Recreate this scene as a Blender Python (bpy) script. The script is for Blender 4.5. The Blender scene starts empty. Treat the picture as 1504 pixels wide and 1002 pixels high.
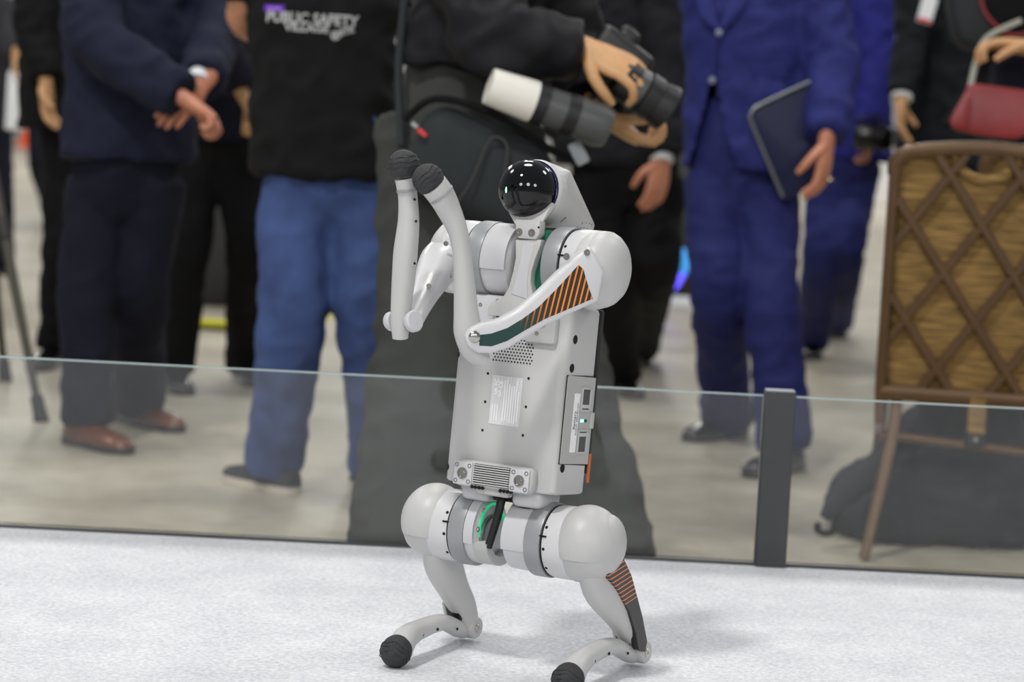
import bpy, bmesh, math, random
from mathutils import Vector, Matrix, noise
from mathutils.bvhtree import BVHTree
random.seed(7)
V = Vector
sc = bpy.context.scene
COL = sc.collection

# ------------------------------------------------------------------ camera
FPX = 85 / 36 * 1504
HCAM = 1.0
PITCH = math.atan((501 - 155) / FPX)
ROLL = math.radians(2.9)
fw = V((0, math.cos(PITCH), -math.sin(PITCH)))
up0 = V((0, math.sin(PITCH), math.cos(PITCH)))
rt0 = V((1, 0, 0))
rt = rt0 * math.cos(ROLL) + up0 * math.sin(ROLL)
upv = -rt0 * math.sin(ROLL) + up0 * math.cos(ROLL)
CAM = V((0, 0, HCAM))
cd = bpy.data.cameras.new('camera')
cam = bpy.data.objects.new('camera', cd)
COL.objects.link(cam)
m3 = Matrix((rt, upv, -fw)).transposed()
cam.matrix_world = Matrix.Translation(CAM) @ m3.to_4x4()
cd.lens = 85; cd.sensor_width = 36; cd.clip_end = 300
cd.dof.use_dof = True; cd.dof.focus_distance = 3.26; cd.dof.aperture_fstop = 4.6
sc.camera = cam

# ------------------------------------------------------------------ world, lights, exposure
w = bpy.data.worlds.new('world'); sc.world = w; w.use_nodes = True
bg = w.node_tree.nodes['Background']
bg.inputs[0].default_value = (0.93, 0.96, 1.0, 1); bg.inputs[1].default_value = 0.26
def area(name, loc, target, size, power, color=(1, 1, 1)):
    l = bpy.data.lights.new(name, 'AREA'); l.shape = 'DISK'; l.size = size; l.energy = power; l.color = color
    o = bpy.data.objects.new(name, l); COL.objects.link(o); o.location = loc
    o.rotation_euler = (V(target) - V(loc)).to_track_quat('-Z', 'Y').to_euler()
    return o
area('hall_or_fill_lamp', (-2.6, 0.0, 7.4), (0, 3.3, 0.4), 0.8, 350, (1, 0.98, 0.95))
for lx in (-7, 0, 7):
    for ly in (7, 16, 28):
        area('hall_or_fill_lamp', (lx, ly, 8.5), (lx, ly, 0), 2.6, 210 if ly < 20 else 560, (1, 0.98, 0.95))
for lx in (-5, 1, 7):  # added fill lamps behind the camera, standing in for bounced hall light
    area('hall_or_fill_lamp', (lx, -7.5, 5.2), (lx * .3, 5, 0.8), 2.6, 210, (1, 0.98, 0.95))
vs = sc.view_settings
vs.view_transform = 'Standard'; vs.look = 'None'; vs.gamma = 1.0; vs.use_curve_mapping = False
vs.exposure = 0.0

# ------------------------------------------------------------------ pixel measurements -> places in the room
def ray(px, py): return fw + rt * ((px - 752) / FPX) - upv * ((py - 501) / FPX)
def P(px, py, d): return CAM + ray(px, py) * d
def Zp(px, py, z=0.0):
    r = ray(px, py); return CAM + r * ((z - HCAM) / r.z)
def onplane(px, py, pt, n):
    r = ray(px, py); return CAM + r * ((V(pt) - CAM).dot(n) / r.dot(n))

# ------------------------------------------------------------------ materials
def lin(c):
    f = lambda u: u / 12.92 if u <= 0.04045 else ((u + 0.055) / 1.055) ** 2.4
    return tuple(f(x / 255) for x in c) + (1.0,)
def mat(name, col, rough=0.5, metal=0.0, var=0.0, vscale=20.0, bump=0.0, bscale=60.0, spec=0.5, emit=None, estr=0.0, coat=0.0, sheen=0.0, stretch=None, col2=None):
    m = bpy.data.materials.new(name); m.use_nodes = True
    nt = m.node_tree; b = nt.nodes['Principled BSDF']
    b.inputs['Base Color'].default_value = lin(col)
    b.inputs['Roughness'].default_value = rough; b.inputs['Metallic'].default_value = metal
    b.inputs['Specular IOR Level'].default_value = spec
    b.inputs['Coat Weight'].default_value = coat
    b.inputs['Sheen Weight'].default_value = sheen
    if emit:
        b.inputs['Emission Color'].default_value = lin(emit); b.inputs['Emission Strength'].default_value = estr
    if var or bump:
        tc = nt.nodes.new('ShaderNodeTexCoord'); mp = nt.nodes.new('ShaderNodeMapping')
        nt.links.new(tc.outputs['Object'], mp.inputs[0])
        if stretch: mp.inputs['Scale'].default_value = stretch
    if var:
        n = nt.nodes.new('ShaderNodeTexNoise'); n.inputs['Scale'].default_value = vscale; n.inputs['Detail'].default_value = 6
        nt.links.new(mp.outputs[0], n.inputs['Vector'])
        r = nt.nodes.new('ShaderNodeValToRGB')
        c = lin(col); c2 = lin(col2) if col2 else tuple(x * (1 - var) for x in c[:3]) + (1,)
        r.color_ramp.elements[0].position = 0.35; r.color_ramp.elements[1].position = 0.65
        r.color_ramp.elements[0].color = c2
        r.color_ramp.elements[1].color = c if col2 else tuple(min(1, x * (1 + var * .5)) for x in c[:3]) + (1,)
        nt.links.new(n.outputs['Fac'], r.inputs[0]); nt.links.new(r.outputs[0], b.inputs['Base Color'])
    if bump:
        n2 = nt.nodes.new('ShaderNodeTexNoise'); n2.inputs['Scale'].default_value = bscale; n2.inputs['Detail'].default_value = 4
        nt.links.new(mp.outputs[0], n2.inputs['Vector'])
        bp = nt.nodes.new('ShaderNodeBump'); bp.inputs['Strength'].default_value = bump; bp.inputs['Distance'].default_value = 0.01
        nt.links.new(n2.outputs['Fac'], bp.inputs['Height']); nt.links.new(bp.outputs[0], b.inputs['Normal'])
    return m

M = {}
M['robot'] = mat('robot grey plastic', (186, 186, 185), 0.42, var=0.03, vscale=30)
M['robot_light'] = mat('robot light panel', (194, 194, 197), 0.4)
M['robot_white'] = mat('robot pale silver paint', (202, 202, 204), 0.32, coat=0.2)
M['robot_ring'] = mat('robot ring grey', (148, 150, 153), 0.38, metal=0.15)
M['robot_arm'] = mat('robot arm casting', (188, 188, 187), 0.42)
M['black_rubber'] = mat('black rubber', (48, 49, 51), 0.75, var=0.2, vscale=90, bump=0.3, bscale=160)
M['black'] = mat('black plastic', (16, 16, 17), 0.5)
M['hole'] = mat('dark hole', (8, 8, 9), 0.9)
M['recess'] = mat('grip recess', (74, 78, 76), 0.5)
M['steel'] = mat('steel screw', (190, 188, 182), 0.22, metal=1.0)
M['disc'] = mat('brushed motor cover', (150, 152, 155), 0.28, metal=0.8)
M['dome'] = mat('glossy black dome', (4, 4, 6), 0.05, spec=0.5)
M['dome_rim'] = mat('violet coated rim', (52, 48, 88), 0.15, metal=0.6)
M['green'] = mat('green lacquer', (10, 92, 68), 0.35)
M['green_led'] = mat('green light ring', (20, 170, 110), 0.4, emit=(20, 200, 130), estr=0.6)
M['mint_led'] = mat('mint indicator', (170, 255, 230), 0.4, emit=(150, 255, 225), estr=1.5)
M['label'] = mat('silver rating label', (214, 214, 215), 0.35, var=0.12, vscale=60, stretch=(8, 1, 0.6))
M['white_sticker'] = mat('white sticker', (238, 238, 238), 0.5)
M['print'] = mat('grey print', (120, 120, 122), 0.6)
M['print_white'] = mat('white print', (246, 246, 246), 0.5)
M['battery'] = mat('battery grey', (174, 174, 172), 0.45)
M['skin'] = mat('skin', (190, 134, 104), 0.5, var=0.08, vscale=25)
M['skin_tan'] = mat('tan skin', (196, 150, 104), 0.5, var=0.08, vscale=25)
M['skin_red'] = mat('ruddy skin', (198, 132, 104), 0.5, var=0.08, vscale=25)
M['hair'] = mat('dark brown hair', (42, 32, 26), 0.6, var=0.3, vscale=80)
M['cuff'] = mat('white shirt cotton', (225, 228, 232), 0.8)
M['navy'] = mat('navy wool', (27, 31, 50), 0.85, spec=0.2, var=0.1, vscale=60, bump=0.25, bscale=14)
M['navy_trouser'] = mat('midnight wool trousers', (20, 23, 37), 0.85, spec=0.2, var=0.1, vscale=60, bump=0.25, bscale=14)
M['dark_navy'] = mat('dark navy wool', (22, 23, 36), 0.85, spec=0.2, bump=0.25, bscale=14)
M['blackcloth'] = mat('black cloth', (13, 13, 15), 0.85, spec=0.2, bump=0.3, bscale=14)
M['tshirt'] = mat('black cotton', (21, 21, 22), 0.9, spec=0.2, bump=0.25, bscale=10)
M['jacket_black'] = mat('black shell jacket', (22, 21, 25), 0.6, spec=0.2, bump=0.35, bscale=12)
M['jeans'] = mat('blue denim', (62, 84, 136), 0.85, var=0.25, vscale=9, bump=0.4, bscale=12, col2=(44, 62, 108))
M['grey_trouser'] = mat('dark grey cloth', (62, 64, 62), 0.85, spec=0.2, bump=0.4, bscale=10)
M['grey_bag'] = mat('slate nylon', (42, 46, 48), 0.7, spec=0.2, bump=0.3, bscale=10)
M['charcoal'] = mat('charcoal wool', (25, 25, 29), 0.85, spec=0.2, bump=0.25, bscale=14)
M['blue'] = mat('royal blue wool', (38, 43, 104), 0.75, spec=0.2, var=0.12, vscale=40, bump=0.3, bscale=12)
M['blue_trouser'] = mat('royal blue trousers', (33, 38, 92), 0.75, spec=0.2, var=0.12, vscale=40, bump=0.35, bscale=10)
M['bright_blue'] = mat('bright blue wool', (36, 38, 116), 0.8, spec=0.2, bump=0.3, bscale=12)
M['grey_jacket'] = mat('grey jacket cloth', (48, 48, 52), 0.85, spec=0.2)
M['black_green'] = mat('black jacket cloth', (14, 18, 23), 0.8, spec=0.2, bump=0.3, bscale=12)
M['brown_leather'] = mat('brown leather', (110, 62, 38), 0.25, var=0.35, vscale=12, coat=0.3)
M['black_leather'] = mat('black leather', (14, 14, 16), 0.2, coat=0.4)
M['sneaker'] = mat('charcoal knit', (52, 54, 58), 0.85)
M['sole'] = mat('pale sole', (205, 196, 184), 0.7)
M['white_shoe'] = mat('white sneaker', (232, 234, 238), 0.6)
M['button'] = mat('button', (120, 128, 150), 0.3)
M['folder'] = mat('navy leather folder', (30, 35, 66), 0.45, spec=0.2)
M['zip'] = mat('zip edge', (120, 124, 126), 0.35, metal=0.6)
M['gold'] = mat('ring', (225, 205, 160), 0.2, metal=1)
M['camera'] = mat('camera body', (20, 20, 22), 0.42, bump=0.2, bscale=200)
M['lens_grey'] = mat('lens barrel', (74, 76, 76), 0.4)
M['lens_white'] = mat('white lens barrel', (226, 222, 212), 0.4)
M['red'] = mat('red tag', (205, 52, 52), 0.6)
M['silver'] = mat('silver thread', (150, 156, 160), 0.5)
M['red_leather'] = mat('red leather', (138, 42, 46), 0.4, var=0.2, vscale=10, bump=0.3, bscale=16)
M['wood_frame'] = mat('bronze chair frame', (92, 68, 44), 0.38, metal=0.35, var=0.12, vscale=12)
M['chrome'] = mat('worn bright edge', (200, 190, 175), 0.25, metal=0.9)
M['yellow'] = mat('yellow plastic', (214, 208, 40), 0.6)
M['orange'] = mat('orange plastic', (250, 96, 40), 0.6)
M['purple'] = mat('purple print', (92, 44, 168), 0.7)
M['lilac'] = mat('lilac print', (176, 130, 236), 0.7)
M['greyprint'] = mat('grey shirt print', (170, 172, 172), 0.8)
M['post'] = mat('anthracite post', (56, 59, 61), 0.5, var=0.06, vscale=40)
M['wall'] = mat('white booth wall', (226, 224, 224), 0.8)
M['red_panel'] = mat('red banner', (196, 30, 56), 0.7)
M['tan_cloth'] = mat('light grey cloth', (150, 150, 140), 0.8)
M['blue_led'] = mat('blue light strip', (90, 80, 255), 0.4, emit=(96, 84, 250), estr=1.6)
M['cyan_led'] = mat('cyan light strip', (60, 140, 220), 0.4, emit=(60, 150, 220), estr=0.8)
M['pink_led'] = mat('pink indicator', (230, 90, 240), 0.4, emit=(225, 90, 235), estr=1.4)
M['case'] = mat('dark case', (38, 38, 40), 0.7)

def weave():
    m = mat('woven gold fabric', (142, 112, 58), 0.85)
    nt = m.node_tree; b = nt.nodes['Principled BSDF']
    tc = nt.nodes.new('ShaderNodeTexCoord'); mp = nt.nodes.new('ShaderNodeMapping')
    mp.inputs['Scale'].default_value = (14, 14, 190)
    n = nt.nodes.new('ShaderNodeTexNoise'); n.inputs['Scale'].default_value = 1.0; n.inputs['Detail'].default_value = 2
    r = nt.nodes.new('ShaderNodeValToRGB')
    r.color_ramp.elements[0].position = .3; r.color_ramp.elements[1].position = .72
    r.color_ramp.elements[0].color = lin((92, 68, 32)); r.color_ramp.elements[1].color = lin((158, 126, 72))
    L = nt.links.new
    L(tc.outputs['Object'], mp.inputs[0]); L(mp.outputs[0], n.inputs['Vector']); L(n.outputs['Fac'], r.inputs[0]); L(r.outputs[0], b.inputs['Base Color'])
    bp = nt.nodes.new('ShaderNodeBump'); bp.inputs['Strength'].default_value = .15; bp.inputs['Distance'].default_value = .0004
    L(n.outputs['Fac'], bp.inputs['Height']); L(bp.outputs[0], b.inputs['Normal'])
    return m
M['weave'] = weave()

def stripes(name, ang, pitch, width, base0, base1, u0, u1, line, umax=9.0):
    # printed decal: dark base with thin orange lines that start at u = u0..u1 and stop at umax
    m = mat(name, base0, 0.4)
    nt = m.node_tree; b = nt.nodes['Principled BSDF']; L = nt.links.new
    N = lambda op, a=None, c=None: _math(nt, op, a, c)
    uv = nt.nodes.new('ShaderNodeUVMap'); sx = nt.nodes.new('ShaderNodeSeparateXYZ'); L(uv.outputs[0], sx.inputs[0])
    a = N('MULTIPLY', sx.outputs[0], math.cos(ang)); c = N('MULTIPLY', sx.outputs[1], math.sin(ang))
    s = N('ADD', a, c); s = N('DIVIDE', s, pitch); fr = N('FRACT', s)
    ln = N('LESS_THAN', fr, width)
    mr = nt.nodes.new('ShaderNodeMapRange'); mr.inputs['From Min'].default_value = u0; mr.inputs['From Max'].default_value = u1
    L(sx.outputs[0], mr.inputs['Value'])
    fac = N('MULTIPLY', ln, mr.outputs[0]); fac = N('MULTIPLY', fac, N('LESS_THAN', sx.outputs[0], umax))
    mb_ = nt.nodes.new('ShaderNodeMix'); mb_.data_type = 'RGBA'
    mb_.inputs[6].default_value = lin(base0); mb_.inputs[7].default_value = lin(base1); L(mr.outputs[0], mb_.inputs[0])
    mx = nt.nodes.new('ShaderNodeMix'); mx.data_type = 'RGBA'; mx.inputs[7].default_value = lin(line)
    L(mb_.outputs[2], mx.inputs[6]); L(fac, mx.inputs[0]); L(mx.outputs[2], b.inputs['Base Color'])
    return m
def _math(nt, op, a, c):
    n = nt.nodes.new('ShaderNodeMath'); n.operation = op
    for i, q in enumerate((a, c)):
        if q is None: continue
        if isinstance(q, (int, float)): n.inputs[i].default_value = q
        else: nt.links.new(q, n.inputs[i])
    return n.outputs[0]

def glass():
    m = bpy.data.materials.new('clear glass'); m.use_nodes = True; nt = m.node_tree
    nt.nodes.remove(nt.nodes['Principled BSDF']); out = nt.nodes['Material Output']
    t = nt.nodes.new('ShaderNodeBsdfTransparent'); t.inputs[0].default_value = (0.965, 0.975, 0.97, 1)
    g = nt.nodes.new('ShaderNodeBsdfGlossy'); g.inputs['Roughness'].default_value = 0.03
    fr = nt.nodes.new('ShaderNodeFresnel'); fr.inputs[0].default_value = 1.52
    mx = nt.nodes.new('ShaderNodeMixShader')
    nt.links.new(fr.outputs[0], mx.inputs[0]); nt.links.new(t.outputs[0], mx.inputs[1]); nt.links.new(g.outputs[0], mx.inputs[2])
    nt.links.new(mx.outputs[0], out.inputs[0])
    return m
M['glass'] = glass()
M['glass_edge'] = mat('glass edge', (168, 184, 182), 0.2)

def concrete():
    m = mat('polished concrete', (176, 172, 158), 0.34, spec=0.45)
    nt = m.node_tree; b = nt.nodes['Principled BSDF']; L = nt.links.new
    tc = nt.nodes.new('ShaderNodeTexCoord')
    n = nt.nodes.new('ShaderNodeTexNoise'); n.inputs['Scale'].default_value = 1.6; n.inputs['Detail'].default_value = 7; n.inputs['Roughness'].default_value = .62
    n2 = nt.nodes.new('ShaderNodeTexNoise'); n2.inputs['Scale'].default_value = 14; n2.inputs['Detail'].default_value = 5
    L(tc.outputs['Object'], n.inputs['Vector']); L(tc.outputs['Object'], n2.inputs['Vector'])
    a = _math(nt, 'MULTIPLY', n.outputs['Fac'], .75); c = _math(nt, 'MULTIPLY', n2.outputs['Fac'], .25); s = _math(nt, 'ADD', a, c)
    r = nt.nodes.new('ShaderNodeValToRGB'); r.color_ramp.elements[0].position = .36; r.color_ramp.elements[1].position = .62
    r.color_ramp.elements[0].color = lin((154, 146, 128)); r.color_ramp.elements[1].color = lin((196, 189, 172))
    L(s, r.inputs[0]); L(r.outputs[0], b.inputs['Base Color'])
    return m
M['concrete'] = concrete()

def felt():
    m = mat('pale grey felt carpet', (222, 223, 228), 0.95, spec=0.1)
    nt = m.node_tree; b = nt.nodes['Principled BSDF']; L = nt.links.new
    tc = nt.nodes.new('ShaderNodeTexCoord')
    n = nt.nodes.new('ShaderNodeTexNoise'); n.inputs['Scale'].default_value = 140; n.inputs['Detail'].default_value = 8; n.inputs['Roughness'].default_value = .75
    n2 = nt.nodes.new('ShaderNodeTexNoise'); n2.inputs['Scale'].default_value = 9; n2.inputs['Detail'].default_value = 4
    L(tc.outputs['Object'], n.inputs['Vector']); L(tc.outputs['Object'], n2.inputs['Vector'])
    s = _math(nt, 'ADD', _math(nt, 'MULTIPLY', n.outputs['Fac'], .8), _math(nt, 'MULTIPLY', n2.outputs['Fac'], .2))
    r = nt.nodes.new('ShaderNodeValToRGB'); r.color_ramp.elements[0].position = .36; r.color_ramp.elements[1].position = .6
    r.color_ramp.elements[0].color = lin((188, 190, 196)); r.color_ramp.elements[1].color = lin((230, 231, 235))
    L(s, r.inputs[0]); L(r.outputs[0], b.inputs['Base Color'])
    bp = nt.nodes.new('ShaderNodeBump'); bp.inputs['Strength'].default_value = .5; bp.inputs['Distance'].default_value = .004
    L(n.outputs['Fac'], bp.inputs['Height']); L(bp.outputs[0], b.inputs['Normal'])
    return m
M['felt'] = felt()

# ------------------------------------------------------------------ mesh helpers
def catmull(pts, n):
    out = []
    k = len(pts)
    for i in range(k - 1):
        p0 = pts[max(i - 1, 0)]; p1 = pts[i]; p2 = pts[i + 1]; p3 = pts[min(i + 2, k - 1)]
        for j in range(n):
            t = j / n
            out.append(.5 * ((2 * p1) + (p2 - p0) * t + (2 * p0 - 5 * p1 + 4 * p2 - p3) * t * t + (3 * p1 - p0 - 3 * p2 + p3) * t ** 3))
    out.append(pts[-1])
    return out

class MB:
    def __init__(s): s.v = []; s.f = []; s.uv = None
    def add(s, vs, fs):
        o = len(s.v); s.v += [V(p) for p in vs]; s.f += [tuple(i + o for i in f) for f in fs]; return s
    def rings(s, rings, caps=True, closed=False):
        n = len(rings[0]); vs = [p for r in rings for p in r]; fs = []
        k = len(rings)
        for i in range(k if closed else k - 1):
            a = i * n; b = ((i + 1) % k) * n
            for j in range(n):
                j2 = (j + 1) % n
                fs.append((a + j, a + j2, b + j2, b + j))
        if caps and not closed:
            fs.append(tuple(reversed(range(n)))); fs.append(tuple(range((k - 1) * n, k * n)))
        return s.add(vs, fs)
    def tube(s, pts, rad, n=14, sub=4, ref=None, sup=2.0):
        # rad: list of r or (r_along_ref, r_across)
        pts = [V(p) for p in pts]
        R = [V((r, r, 0)) if isinstance(r, (int, float)) else V((r[0], r[1], 0)) for r in rad]
        if sub > 1: pts = catmull(pts, sub); R = catmull(R, sub)
        rr = []
        prev = None
        for i, p in enumerate(pts):
            t = (pts[min(i + 1, len(pts) - 1)] - pts[max(i - 1, 0)]).normalized()
            if ref is not None: a = V(ref)
            elif prev is not None: a = prev
            else: a = V((1, 0, 0)) if abs(t.x) < .8 else V((0, 1, 0))
            a = (a - t * a.dot(t)).normalized(); prev = a; b = t.cross(a)
            ring = []
            for j in range(n):
                th = 2 * math.pi * j / n; c, q = math.cos(th), math.sin(th)
                e = 2 / sup
                c = math.copysign(abs(c) ** e, c); q = math.copysign(abs(q) ** e, q)
                ring.append(p + a * (R[i].x * c) + b * (R[i].y * q))
            rr.append(ring)
        return s.rings(rr)
    def ball(s, c, r, n=18, k=10, M3=None, zmin=-1, zmax=1):
        c = V(c); r = V(r) if not isinstance(r, (int, float)) else V((r, r, r)); rr = []
        a0, a1 = math.asin(zmin), math.asin(zmax)
        for i in range(k + 1):
            ph = a0 + (a1 - a0) * i / k
            cp, sp = max(math.cos(ph), 1e-4), math.sin(ph); ring = []
            for j in range(n):
                th = 2 * math.pi * j / n
                p = V((r.x * cp * math.cos(th), r.y * cp * math.sin(th), r.z * sp))
                ring.append(c + (M3 @ p if M3 else p))
            rr.append(ring)
        return s.rings(rr)
    def lathe(s, prof, o, axis, n=32, ref=(0, 0, 1)):
        o = V(o); t = V(axis).normalized(); a = V(ref) if abs(V(ref).normalized().dot(t)) < .95 else V((1, 0, 0)); a = (a - t * a.dot(t)).normalized(); b = t.cross(a)
        return s.rings([[o + t * x + (a * math.cos(2 * math.pi * j / n) + b * math.sin(2 * math.pi * j / n)) * max(r, 1e-4) for j in range(n)] for x, r in prof])
    def arcplate(s, o, axis, x0, x1, r0, r1, a0, a1, n=14, ref=(0, 0, 1)):
        o = V(o); t = V(axis).normalized(); a = V(ref); a = (a - t * a.dot(t)).normalized(); b = t.cross(a)
        rr = []
        for i in range(n + 1):
            th = a0 + (a1 - a0) * i / n; d = a * math.cos(th) + b * math.sin(th)
            rr.append([o + t * x0 + d * r0, o + t * x1 + d * r0, o + t * x1 + d * r1, o + t * x0 + d * r1])
        return s.rings(rr)
    def rbox(s, c, size, r=0.0, seg=2, Mx=None, taper=None):
        bm = bmesh.new(); bmesh.ops.create_cube(bm, size=1.0)
        for v in bm.verts:
            v.co = V((v.co.x * size[0], v.co.y * size[1], v.co.z * size[2]))
            if taper and v.co.z > 0: v.co.x *= taper; v.co.y *= taper
        if r > 0: bmesh.ops.bevel(bm, geom=bm.edges[:], offset=r, segments=seg, profile=.5, affect='EDGES')
        return s._bm(bm, Matrix.Translation(c) @ (Mx.to_4x4() if Mx else Matrix()))
    def prism(s, poly, vec, bev=0.0, seg=2):
        bm = bmesh.new(); vec = V(vec)
        a = [bm.verts.new(p) for p in poly]; b = [bm.verts.new(V(p) + vec) for p in poly]
        n = len(poly); bm.faces.new(a[::-1]); bm.faces.new(b)
        for i in range(n): bm.faces.new((a[i], a[(i + 1) % n], b[(i + 1) % n], b[i]))
        bmesh.ops.recalc_face_normals(bm, faces=bm.faces)
        if bev: bmesh.ops.bevel(bm, geom=[e for e in bm.edges], offset=bev, segments=seg, profile=.5, affect='EDGES', clamp_overlap=True)
        return s._bm(bm)
    def hull(s, pts, bev=0.0, seg=3):
        bm = bmesh.new()
        for p in pts: bm.verts.new(p)
        r = bmesh.ops.convex_hull(bm, input=bm.verts[:])
        junk = [g for g in set(r['geom_interior'] + r['geom_unused']) if isinstance(g, bmesh.types.BMVert)]
        if junk: bmesh.ops.delete(bm, geom=junk, context='VERTS')
        bmesh.ops.dissolve_limit(bm, angle_limit=math.radians(4), verts=bm.verts[:], edges=bm.edges[:])
        if bev: bmesh.ops.bevel(bm, geom=bm.edges[:], offset=bev, segments=seg, profile=.5, affect='EDGES', clamp_overlap=True)
        return s._bm(bm)
    def _bm(s, bm, Mx=None):
        bm.verts.ensure_lookup_table(); bm.verts.index_update()
        s.add([(Mx @ v.co) if Mx else v.co.copy() for v in bm.verts], [tuple(v.index for v in f.verts) for f in bm.faces]); bm.free(); return s
    def xf(s, Mx): s.v = [Mx @ p for p in s.v]; return s
    def mesh(s, name, origin=V((0, 0, 0))):
        me = bpy.data.meshes.new(name)
        me.from_pydata([tuple(p - origin) for p in s.v], [], s.f); me.validate(); me.update()
        bm = bmesh.new(); bm.from_mesh(me); bmesh.ops.recalc_face_normals(bm, faces=bm.faces[:]); bm.to_mesh(me); bm.free()
        return me
    def build(s, name, m, parent=None, origin=None, angle=38):
        o = V((0, 0, 0)) if origin is None else V(origin)
        return link(name, s.mesh(name, o), m, parent, angle)

def link(name, me, m, parent=None, angle=38):
    me.materials.clear(); me.materials.append(M[m] if isinstance(m, str) else m)
    me.polygons.foreach_set('use_smooth', [True] * len(me.polygons))
    try: me.set_sharp_from_angle(angle=math.radians(angle))
    except Exception: pass
    ob = bpy.data.objects.new(name, me); COL.objects.link(ob)
    if parent: ob.parent = parent
    return ob
def tag(o, label=None, cat=None, group=None, kind=None):
    if label: o['label'] = label
    if cat: o['category'] = cat
    if group: o['group'] = group
    if kind: o['kind'] = kind
    return o
def empty(name, loc, rz=0.0):
    o = bpy.data.objects.new(name, None); COL.objects.link(o); o.location = loc; o.rotation_euler = (0, 0, rz); o.empty_display_size = .1
    return o

def remesh(mb, voxel, smooth=6, wr=0.0, wf=(7, 7, 16), cut=None, seed=0.0, wr2=0.0):
    me = mb.mesh('tmp')
    ob = bpy.data.objects.new('tmp', me); COL.objects.link(ob)
    a = ob.modifiers.new('r', 'REMESH'); a.mode = 'VOXEL'; a.voxel_size = voxel
    b = ob.modifiers.new('s', 'SMOOTH'); b.factor = .5; b.iterations = smooth
    dg = bpy.context.evaluated_depsgraph_get(); dg.update()
    out = bpy.data.meshes.new_from_object(ob.evaluated_get(dg))
    bpy.data.objects.remove(ob)
    if wr or wr2:
        n = len(out.vertices); co = [0.0] * (3 * n); no = [0.0] * (3 * n)
        out.vertices.foreach_get('co', co); out.vertices.foreach_get('normal', no)
        for i in range(n):
            x, y, z = co[3 * i:3 * i + 3]
            k = wr * noise.noise((x * wf[0] + seed, y * wf[1], z * wf[2] + x * 9)) if wr else 0
            if wr2: k += wr2 * (1 - abs(noise.noise((x * 9 + z * 7 + seed, y * 9, z * 13 - x * 8))) * 2.4)
            co[3 * i] += no[3 * i] * k; co[3 * i + 1] += no[3 * i + 1] * k; co[3 * i + 2] += no[3 * i + 2] * k
        out.vertices.foreach_set('co', co); out.update()
    if cut:
        bm = bmesh.new(); bm.from_mesh(out)
        bmesh.ops.delete(bm, geom=[v for v in bm.verts if cut(v.co)], context='VERTS')
        bm.to_mesh(out); bm.free()
    return out

def text_mesh(s, size, extrude=0.0004, bold=0.0):
    cu = bpy.data.curves.new('t', 'FONT'); cu.body = s; cu.size = size; cu.extrude = extrude; cu.align_x = 'CENTER'; cu.align_y = 'CENTER'; cu.offset = bold; cu.resolution_u = 3
    ob = bpy.data.objects.new('t', cu); COL.objects.link(ob)
    dg = bpy.context.evaluated_depsgraph_get(); dg.update()
    me = bpy.data.meshes.new_from_object(ob.evaluated_get(dg)); bpy.data.objects.remove(ob); bpy.data.curves.remove(cu)
    return me

# ================================================================== THE SETTING
PLAT = 0.23
GY = 4.125
fl = MB(); fl.add([(-40, -8, 0), (40, -8, 0), (40, 60, 0), (-40, 60, 0)], [(0, 1, 2, 3)])
tag(fl.build('floor', 'concrete'), 'polished beige concrete floor of the exhibition hall', 'floor', kind='structure')
pl = MB().rbox((0, (GY - 2.0) / 2 + .01, PLAT / 2), (6.4, GY + 2.02, PLAT), .006, 1)
tag(pl.build('trim_1', 'felt'), 'low stage covered in pale grey felt carpet', 'stage', kind='structure')
wl = MB().rbox((0, 48, 3.0), (90, .3, 6), .02, 1)
tag(wl.build('wall_back', 'wall'), 'white booth walls at the far end of the hall', 'wall', kind='structure')

# glass barrier: panels and posts
GH = 0.300
gx = [-1.435, 0.464, 2.37]
tag(MB().rbox((.2, GY + .004, PLAT + .002), (6.0, .014, .004), .001, 1).build('trim_2', 'post'), 'thin dark channel holding the glass along the stage edge', 'channel', kind='structure')
def pane(x0, x1, label):
    g = MB().rbox(((x0 + x1) / 2, GY, PLAT + .008 + (GH - .012) / 2), (x1 - x0, .008, GH - .012), 0)
    o = empty('glass_panel', ((x0 + x1) / 2, GY, PLAT))
    g.build('pane', 'glass', o, origin=o.location)
    e = MB().rbox(((x0 + x1) / 2, GY, PLAT + GH - .0035), (x1 - x0, .0082, .0022), 0)
    e.build('polished_edge', 'glass_edge', o, origin=o.location)
    tag(o, label, 'glass panel', 'low glass barrier panels')
pane(gx[0] + .028, gx[1] - .028, 'wide clear glass panel behind the robot, left of the dark post')
pane(gx[1] + .028, gx[2] - .028, 'clear glass panel in front of the lattice chair, right of the dark post')
for i, x in enumerate(gx[1:2]):
    o = empty('barrier_post', (x, GY, PLAT))
    MB().rbox((x, GY, PLAT + GH / 2 + .003), (.053, .03, GH + .004), .0015, 1).build('upright', 'post', o, origin=o.location)
    MB().rbox((x, GY, PLAT + GH + .0062), (.050, .028, .003), .001, 1).build('cap', 'silver', o, origin=o.location)
    tag(o, 'dark grey square post between the glass panels', 'post')

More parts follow.
